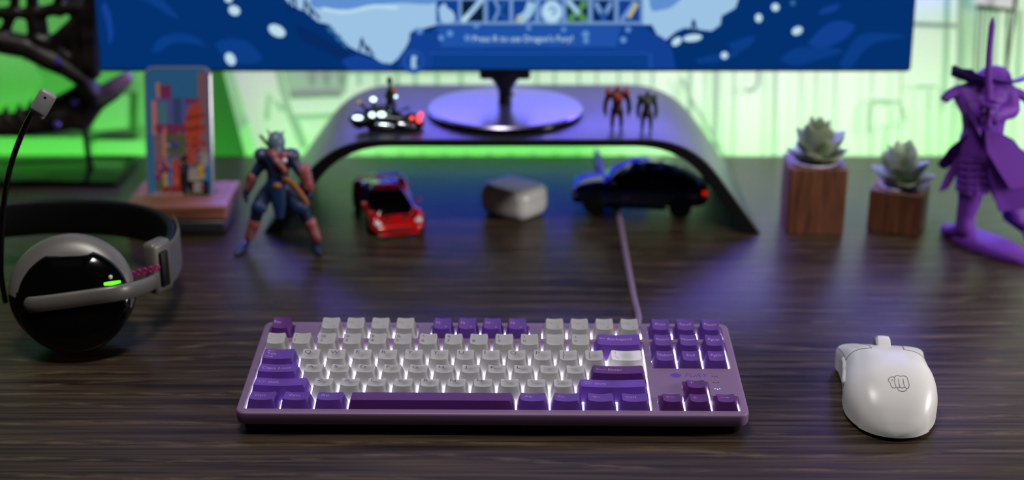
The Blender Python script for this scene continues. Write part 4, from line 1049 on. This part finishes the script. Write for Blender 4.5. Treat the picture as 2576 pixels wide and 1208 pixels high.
b = B(); chain(b, [rp(988, 222, -2), rp(993, 236, -4)], [2.4, 2.0]); build('arm', b, mat('tan_arm', '9a5f45', .5), rider, origin=RO)
b = B(); ball(b, rp(996, 243, -6), 1.35); build('hand_spot', b, M_glow, rider, origin=RO)  # glowing white ball at the hand
# ================================================================ PURPLE STATUE
M_purp = mat('purple_resin', '66309a', .55, 0, .25)
TY = 1272.0
sg = lambda px, py, dy=0.: atY(px, py, TY+dy)
TO = Vector((445, 1266, 0))
st = thing('swordsman_statue', 'single-colour purple statue of a hatted swordsman on an oval base', 'statue', TO)
b = B()
ba, bb = Vector((420, 1312, 0)), Vector((474, 1216, 0)); bc = (ba+bb)/2; bd = (bb-ba).normalized(); bn = Vector((-bd.y, bd.x, 0)); hl_ = (bb-ba).length/2
rings = [[bc+bd*(hl_*s*math.cos(t))+bn*(19*s*math.sin(t))+Vector((0, 0, z)) for t in [2*PI*k/48 for k in range(48)]] for s, z in ((.96, 0), (1, 1.5), (.99, 5), (.95, 7.5), (.86, 9), (.4, 9.8))]
loft(b, rings); build('oval_base', b, M_purp, st, origin=TO)
b = B()
LX = lambda px, py, dy=0.: sg(px, py, dy)
chain(b, [LX(2443, 455), LX(2440, 500), LX(2428, 545), LX(2428, 572)], [13, 11, 8.5, 9.5]); chain(b, [LX(2430, 578, 0), LX(2385, 582, 14)], [8.5, 4.0]); chain(b, [LX(2428, 575), LX(2432, 590, 2)], [9, 9])
chain(b, [LX(2500, 430, 14), LX(2530, 500, 22), LX(2560, 545, 20)], [12, 10, 8]); chain(b, [Vector((478, TY+22, 22)), Vector((492, TY+12, 11)), Vector((488, TY-6, 10))], [8, 6, 5])
chain(b, [LX(2476, 260), LX(2474, 320), LX(2466, 380)], [22, 19, 19]); chain(b, [LX(2440, 238), LX(2520, 236)], [12, 12]); chain(b, [LX(2474, 225), LX(2474, 200)], [7, 9])
chain(b, [LX(2428, 240), LX(2440, 278, -10), LX(2484, 290, -26)], [11, 8.5, 6.5]); chain(b, [LX(2530, 240), LX(2540, 275, -10), LX(2497, 292, -26)], [12, 9.5, 7])
# gripping hands: four fingers and a thumb each around the hilt
for py, s in ((270, 1), (298, -1)):
    g = LX(2490, py, -30)
    for k in range(4): tube(b, [g+Vector((s*7*math.cos(a), 4*math.sin(a)-1, 5-3.2*k)) for a in [PI*.1+PI*.95*j/6 for j in range(7)]], 2.1, 8)
    capsule(b, g+Vector((-s*4, 4, 5)), g+Vector((s*3, -5, 7)), 2.2, 1.8, 8); ball(b, g+Vector((0, 6, 0)), 1, 0, 12, (8, 5, 7.5))
blob('figure', b, M_purp, st, 1.5, 4, TO)
def panel(name, pts, d0, d1, th=2.6):
    b = B()
    cx = sum(p[0] for p in pts)/len(pts); n_ = len(pts)
    f = lambda u, v, t: LX(u, v, (d0+(d1-d0)*(v-pts[0][1])/(pts[n_//2][1]-pts[0][1]+1e-6))+t)
    prism(b, pts, f, -th, th); bmesh.ops.bevel(b, geom=list(b.edges), offset=.9, segments=2, affect='EDGES', clamp_overlap=True)
    build(name, b, M_purp, st, 50, origin=TO)
b = B()
rings = []
for px, py, w, d in ((2470, 340, 19, 16), (2462, 368, 18, 16), (2449, 405, 14.5, 15), (2446, 445, 14, 15), (2446, 480, 15, 15.5)):
    c = LX(px, py); rings.append([c+Vector((w*math.cos(t)*(1+.03*math.cos(9*t)), d*math.sin(t)*(1+.04*math.sin(11*t)), 0)) for t in [2*PI*k/64 for k in range(64)]])
rings += [[p+(c-p)*.12 for p in rings[-1]]]
loft(b, rings); build('robe_skirt', b, M_purp, st, 50, origin=TO)
for k, py in enumerate((395, 412, 430, 448, 465)):
    b = B(); c = LX(2448-.6*k, py); w = 14.2+k*.1; tube(b, [c+Vector(((w)*math.cos(t), 15*math.sin(t), .8*math.sin(3*t))) for t in [2*PI*j/40 for j in range(41)]], .9, 8); build('robe_fold', b, M_purp, st, origin=TO)
panel('coat_tail', [(2434, 336), (2472, 352), (2440, 374), (2400, 412), (2374, 428), (2357, 414), (2388, 372)], -8, 6)
panel('coat_tail', [(2440, 370), (2424, 402), (2402, 446), (2384, 476), (2360, 484), (2378, 440), (2405, 395)], -4, 0)
panel('coat_tail', [(2476, 328), (2520, 335), (2552, 352), (2576, 385), (2610, 468), (2540, 478), (2512, 430), (2482, 385)], -20, -26, 3)
panel('coat_tail', [(2484, 385), (2512, 430), (2540, 478), (2620, 465), (2626, 520), (2512, 534), (2494, 470), (2480, 420)], -12, -10, 3)
panel('coat_tail', [(2540, 350), (2580, 385), (2640, 400), (2640, 430), (2570, 420)], 10, 16)
panel('collar', [(2420, 225), (2470, 330), (2466, 345), (2440, 300), (2432, 262)], -18, -24)
# flaring shoulder pieces
b = B(); tube(b, smooth_path([LX(2440, 226, 4), LX(2412, 228, 2), LX(2390, 238, 0), LX(2374, 252, -2)], 4), [8, 8, 7.5, 7, 7, 6.6, 6.4, 6.2, 6, 5.6, 5.2, 5, 4.6], 12, 0, (1.2, .7)); build('shoulder_flap', b, M_purp, st, origin=TO)
b = B(); tube(b, smooth_path([LX(2520, 232, 4), LX(2552, 232, 2), LX(2580, 246, 0), LX(2602, 275, -2)], 4), [8, 8, 7.5, 7, 7, 6.6, 6.4, 6.2, 6, 5.6, 5.2, 5, 4.6], 12, 0, (1.2, .7)); build('shoulder_flap', b, M_purp, st, origin=TO)
# wide brimmed hat, tipped towards the viewer
hc = LX(2500, 214); hax = Vector((.04, .26, .96))
b = B(); lathe(b, [(13, .6), (30, 1), (36.5, 2), (38.5, 3.2), (37.5, 4), (30, 3.4), (15.6, 3.4), (15, 7), (13.4, 12), (9, 16), (4, 17.6), (.5, 18)], hc, hax, 56)
for f in b.verts:
    d = f.co-hc
    if d.length > 24: f.co.z += 14*(abs(d.x)/38)**2.2*(1 if d.y < 12 else .5) + (1.6*math.sin(d.x*.4) if abs(d.x) > 28 else 0)
hat = build('hat', b, M_purp, st, 45, origin=TO)
b = B(); ball(b, LX(2480, 222, -3), 1, 0, 18, (9, 9.5, 12)); build('head', b, M_purp, st, origin=TO)
b = B()
rings = []
p0, p1 = LX(2489, 262, -30), LX(2498, 44, -42)
for k in range(12):
    t = k/11; c = p0.lerp(p1, t)+Vector((-2.2*math.sin(PI*t), 0, 0)); w = 3.4-1.1*t if k < 11 else .6
    rings.append([c+Vector((w*1.05*math.cos(a), 1.5*math.sin(a), 0)) for a in [2*PI*j/12 for j in range(12)]])
loft(b, rings); build('sword_blade', b, M_purp, st, 60, origin=TO)
b = B(); g = LX(2490, 262, -30); lathe(b, [(3, -2), (9, -1.8), (9.6, 0), (9, 1.8), (3, 2)], g, (0, 0, 1), 24); tube(b, [g, LX(2486, 318, -30)], 2.8, 10); build('sword_hilt', b, M_purp, st, origin=TO)
# ================================================================ DARK SKULL MODEL ON ITS STAND
M_skull = noise_mat('dark_bronze_bone', '0d0b0a', '2c241e', (60, 60, 60), .42, .5, lo=.4, hi=.65)
KY_ = 1492.0
kg = lambda px, py, dy=0.: atY(px, py, KY_+dy)
KO = Vector((-520, 1492, 0))
sk = thing('beast_skull_model', 'dark open-jawed beast skull model held on a thin rod stand behind phone', 'model', KO)
b = B()
def arm(pts, rs, dy=0.): chain(b, [kg(*p, dy+(p[2] if len(p) > 2 else 0)) if len(p) == 2 else kg(p[0], p[1], p[2]+dy) for p in pts], rs)
arm([(-60, 318), (40, 316), (120, 304), (190, 290), (232, 262)], [10, 12, 14, 15, 13]); arm([(-60, 300), (30, 302), (110, 282), (175, 255), (225, 232)], [7, 8, 10, 12, 14])
arm([(205, 300), (235, 255), (285, 228), (318, 198)], [13, 13, 10, 7])
for dy in (-28, 22):
    arm([(-60, 84), (0, 105), (70, 118), (125, 150), (168, 172), (215, 205), (232, 235)], [13, 13, 13, 12, 10, 9, 11], dy)
    arm([(132, 108), (165, 140), (205, 172)], [6, 6, 6], dy); arm([(195, 60), (192, 110), (200, 160)], [7, 6.5, 7], dy); arm([(212, 55), (218, 120), (225, 170)], [9, 9, 9], dy)
    arm([(82, -30), (80, 40), (90, 100)], [6, 6.5, 8], dy); arm([(90, 96), (115, 108), (140, 105), (175, 70), (215, 40)], [9, 9, 8, 7, 9], dy)
    arm([(-60, 40), (20, 30), (80, 36), (150, 20), (230, 20)], [7, 6, 6, 7, 8], dy); arm([(-60, -20), (60, -30), (160, -40), (250, -40)], [10, 9, 9, 10], dy); arm([(38, 0), (30, 40), (10, 80)], [5, 5, 6], dy); arm([(150, 30), (150, -30)], [6, 6], dy); arm([(235, -40), (228, 60), (236, 180)], [9, 8, 8], dy)
    arm([(108, 52), (112, 90), (128, 108)], [4.5, 5, 5], dy)
arm([(215, 205, -28), (215, 205, 22)], [9, 9]); arm([(228, 60, -28), (228, 60, 22)], [8, 8]); arm([(60, 118, -28), (60, 118, 22)], [9, 9]); arm([(200, 120, 0), (232, 150, 0)], [16, 15]); arm([(215, 60, 0), (235, 100, 0)], [14, 14]); arm([(190, 0, 6), (230, 20, 6)], [14, 16])
blob('skull_bone', b, M_skull, sk, 1.8, 3, KO)
for px, py, l in ((14, 286, 30), (48, 282, 32), (78, 272, 32), (100, 262, 28), (-20, 290, 34)):
    b = B(); q = kg(px, py, -10); tube(b, [q+Vector((0, 0, -8)), q+Vector((0, 0, 2)), q+Vector((2, 0, l/2.3-4))], [4.2, 3.6, .4], 10); build('tooth', b, M_skull, sk, origin=KO)
for px, py in ((20, 126), (60, 140), (96, 158)):
    b = B(); q = kg(px, py, -20); tube(b, [q+Vector((0, 0, 6)), q+Vector((1, 0, -7))], [4, .4], 10); build('tooth', b, M_skull, sk, origin=KO)
b = B(); chain(b, [kg(250, 240, -16), kg(288, 218, -18), kg(320, 196, -16)], [9, 9, 7]); blob('lit_snout', b, mat('lit_snout_tone', '5d5560', .4), sk, 1.6, 3, KO)  # paler shell on the snout, violet side light put into its colour
M_studs = mat('violet_stud', '6a58c8', .2, .5)
for px, py in ((146, 155), (188, 256), (144, 313), (222, 227)):
    b = B(); q = kg(px, py, -14 if px != 146 else -38); lathe(b, [(1.2, -2.4), (3.6, -2.2), (4.0, 2), (2.5, 3.5), (.2, 3.6)], q, (0, -1, .25), 18); build('joint_bolt', b, M_studs, sk, origin=KO)
b = B(); tube(b, [kg(210, 300), kg(222, 390), Vector((kg(233, 462).x, KY_, 4))], [3.2, 3.2, 4.2], 12); build('stand_rod', b, M_blackmetal, sk, origin=KO)
b = B(); rbox(b, (-545, 1492, 3), (250, 100, 6), 1.5, 2); build('stand_plate', b, M_gloss, sk, origin=KO)
# ================================================================ HANGING CABLE
b = B()
hp = smooth_path([atY(2566, -120, 1560), atY(2556, 0, 1560), atY(2542, 100, 1558), atY(2530, 190, 1556), atY(2518, 290, 1556), atY(2508, 372, 1556), Vector((atY(2500, 392, 1563).x, 1566, 0)), Vector((atY(2500, 392, 1563).x, 1567, -40))], 5)
tube(b, hp, 1.7, 10); hc_ = build('hanging_cable', b, mat('brown_black_cable', '1c1412', .5), origin=hp[0]); hc_.location = hp[0]*MM
tag(hc_, 'thin dark cable hanging in front of the wall behind the purple statue', 'cable')
# ================================================================ CAMERA, LIGHTS
cd = bpy.data.cameras.new('camera'); cam = bpy.data.objects.new('camera', cd); col.objects.link(cam)
cam.location = (0, 0, CAMZ*MM); cam.rotation_euler = (PI/2-PITCH, 0, 0)
cd.sensor_width = 36; cd.lens = FPX/2576*36; cd.clip_start = .05
cd.dof.use_dof = True; cd.dof.focus_distance = 1.02; cd.dof.aperture_fstop = 3.2
sc.camera = cam
def area(name, loc, target, sx, sy, color, power, spread=180):
    l = bpy.data.lights.new(name, 'AREA'); l.shape = 'RECTANGLE'; l.size = sx*MM; l.size_y = sy*MM
    l.color = color; l.energy = power; l.spread = math.radians(spread)
    o = bpy.data.objects.new(name, l); col.objects.link(o)
    o.location = Vector(loc)*MM
    o.rotation_euler = (Vector(target)-Vector(loc)).to_track_quat('-Z', 'Y').to_euler()
    return o
area('led_strip_green', (0, 1573, -260), (0, 1590, 60), 1900, 12, (.22, 1, .17), 33)
area('monitor_backlight', (60, 1440, 330), (60, 1600, 390), 760, 120, (.17, .12, 1), 25, 140)
area('wall_wash', (30, 1430, 145), (30, 1600, 20), 860, 50, (1, .6, .95), .40, 115)
area('side_softbox', (1100, 880, 320), (40, 1200, 20), 240, 240, (1, .95, .91), 7.5)
area('ceiling_lamp', (-150, 660, 1450), (-40, 980, 0), 300, 300, (1, .96, .92), 12.5)
w = bpy.data.worlds.new('room'); sc.world = w; w.use_nodes = True
w.node_tree.nodes['Background'].inputs['Color'].default_value = (.55, .6, .8, 1)
w.node_tree.nodes['Background'].inputs['Strength'].default_value = .012
sc.view_settings.view_transform = 'Standard'; sc.view_settings.look = 'None'; sc.view_settings.gamma = 1; sc.view_settings.exposure = 0
sc.view_settings.use_curve_mapping = False
sc.cycles.use_denoising = True
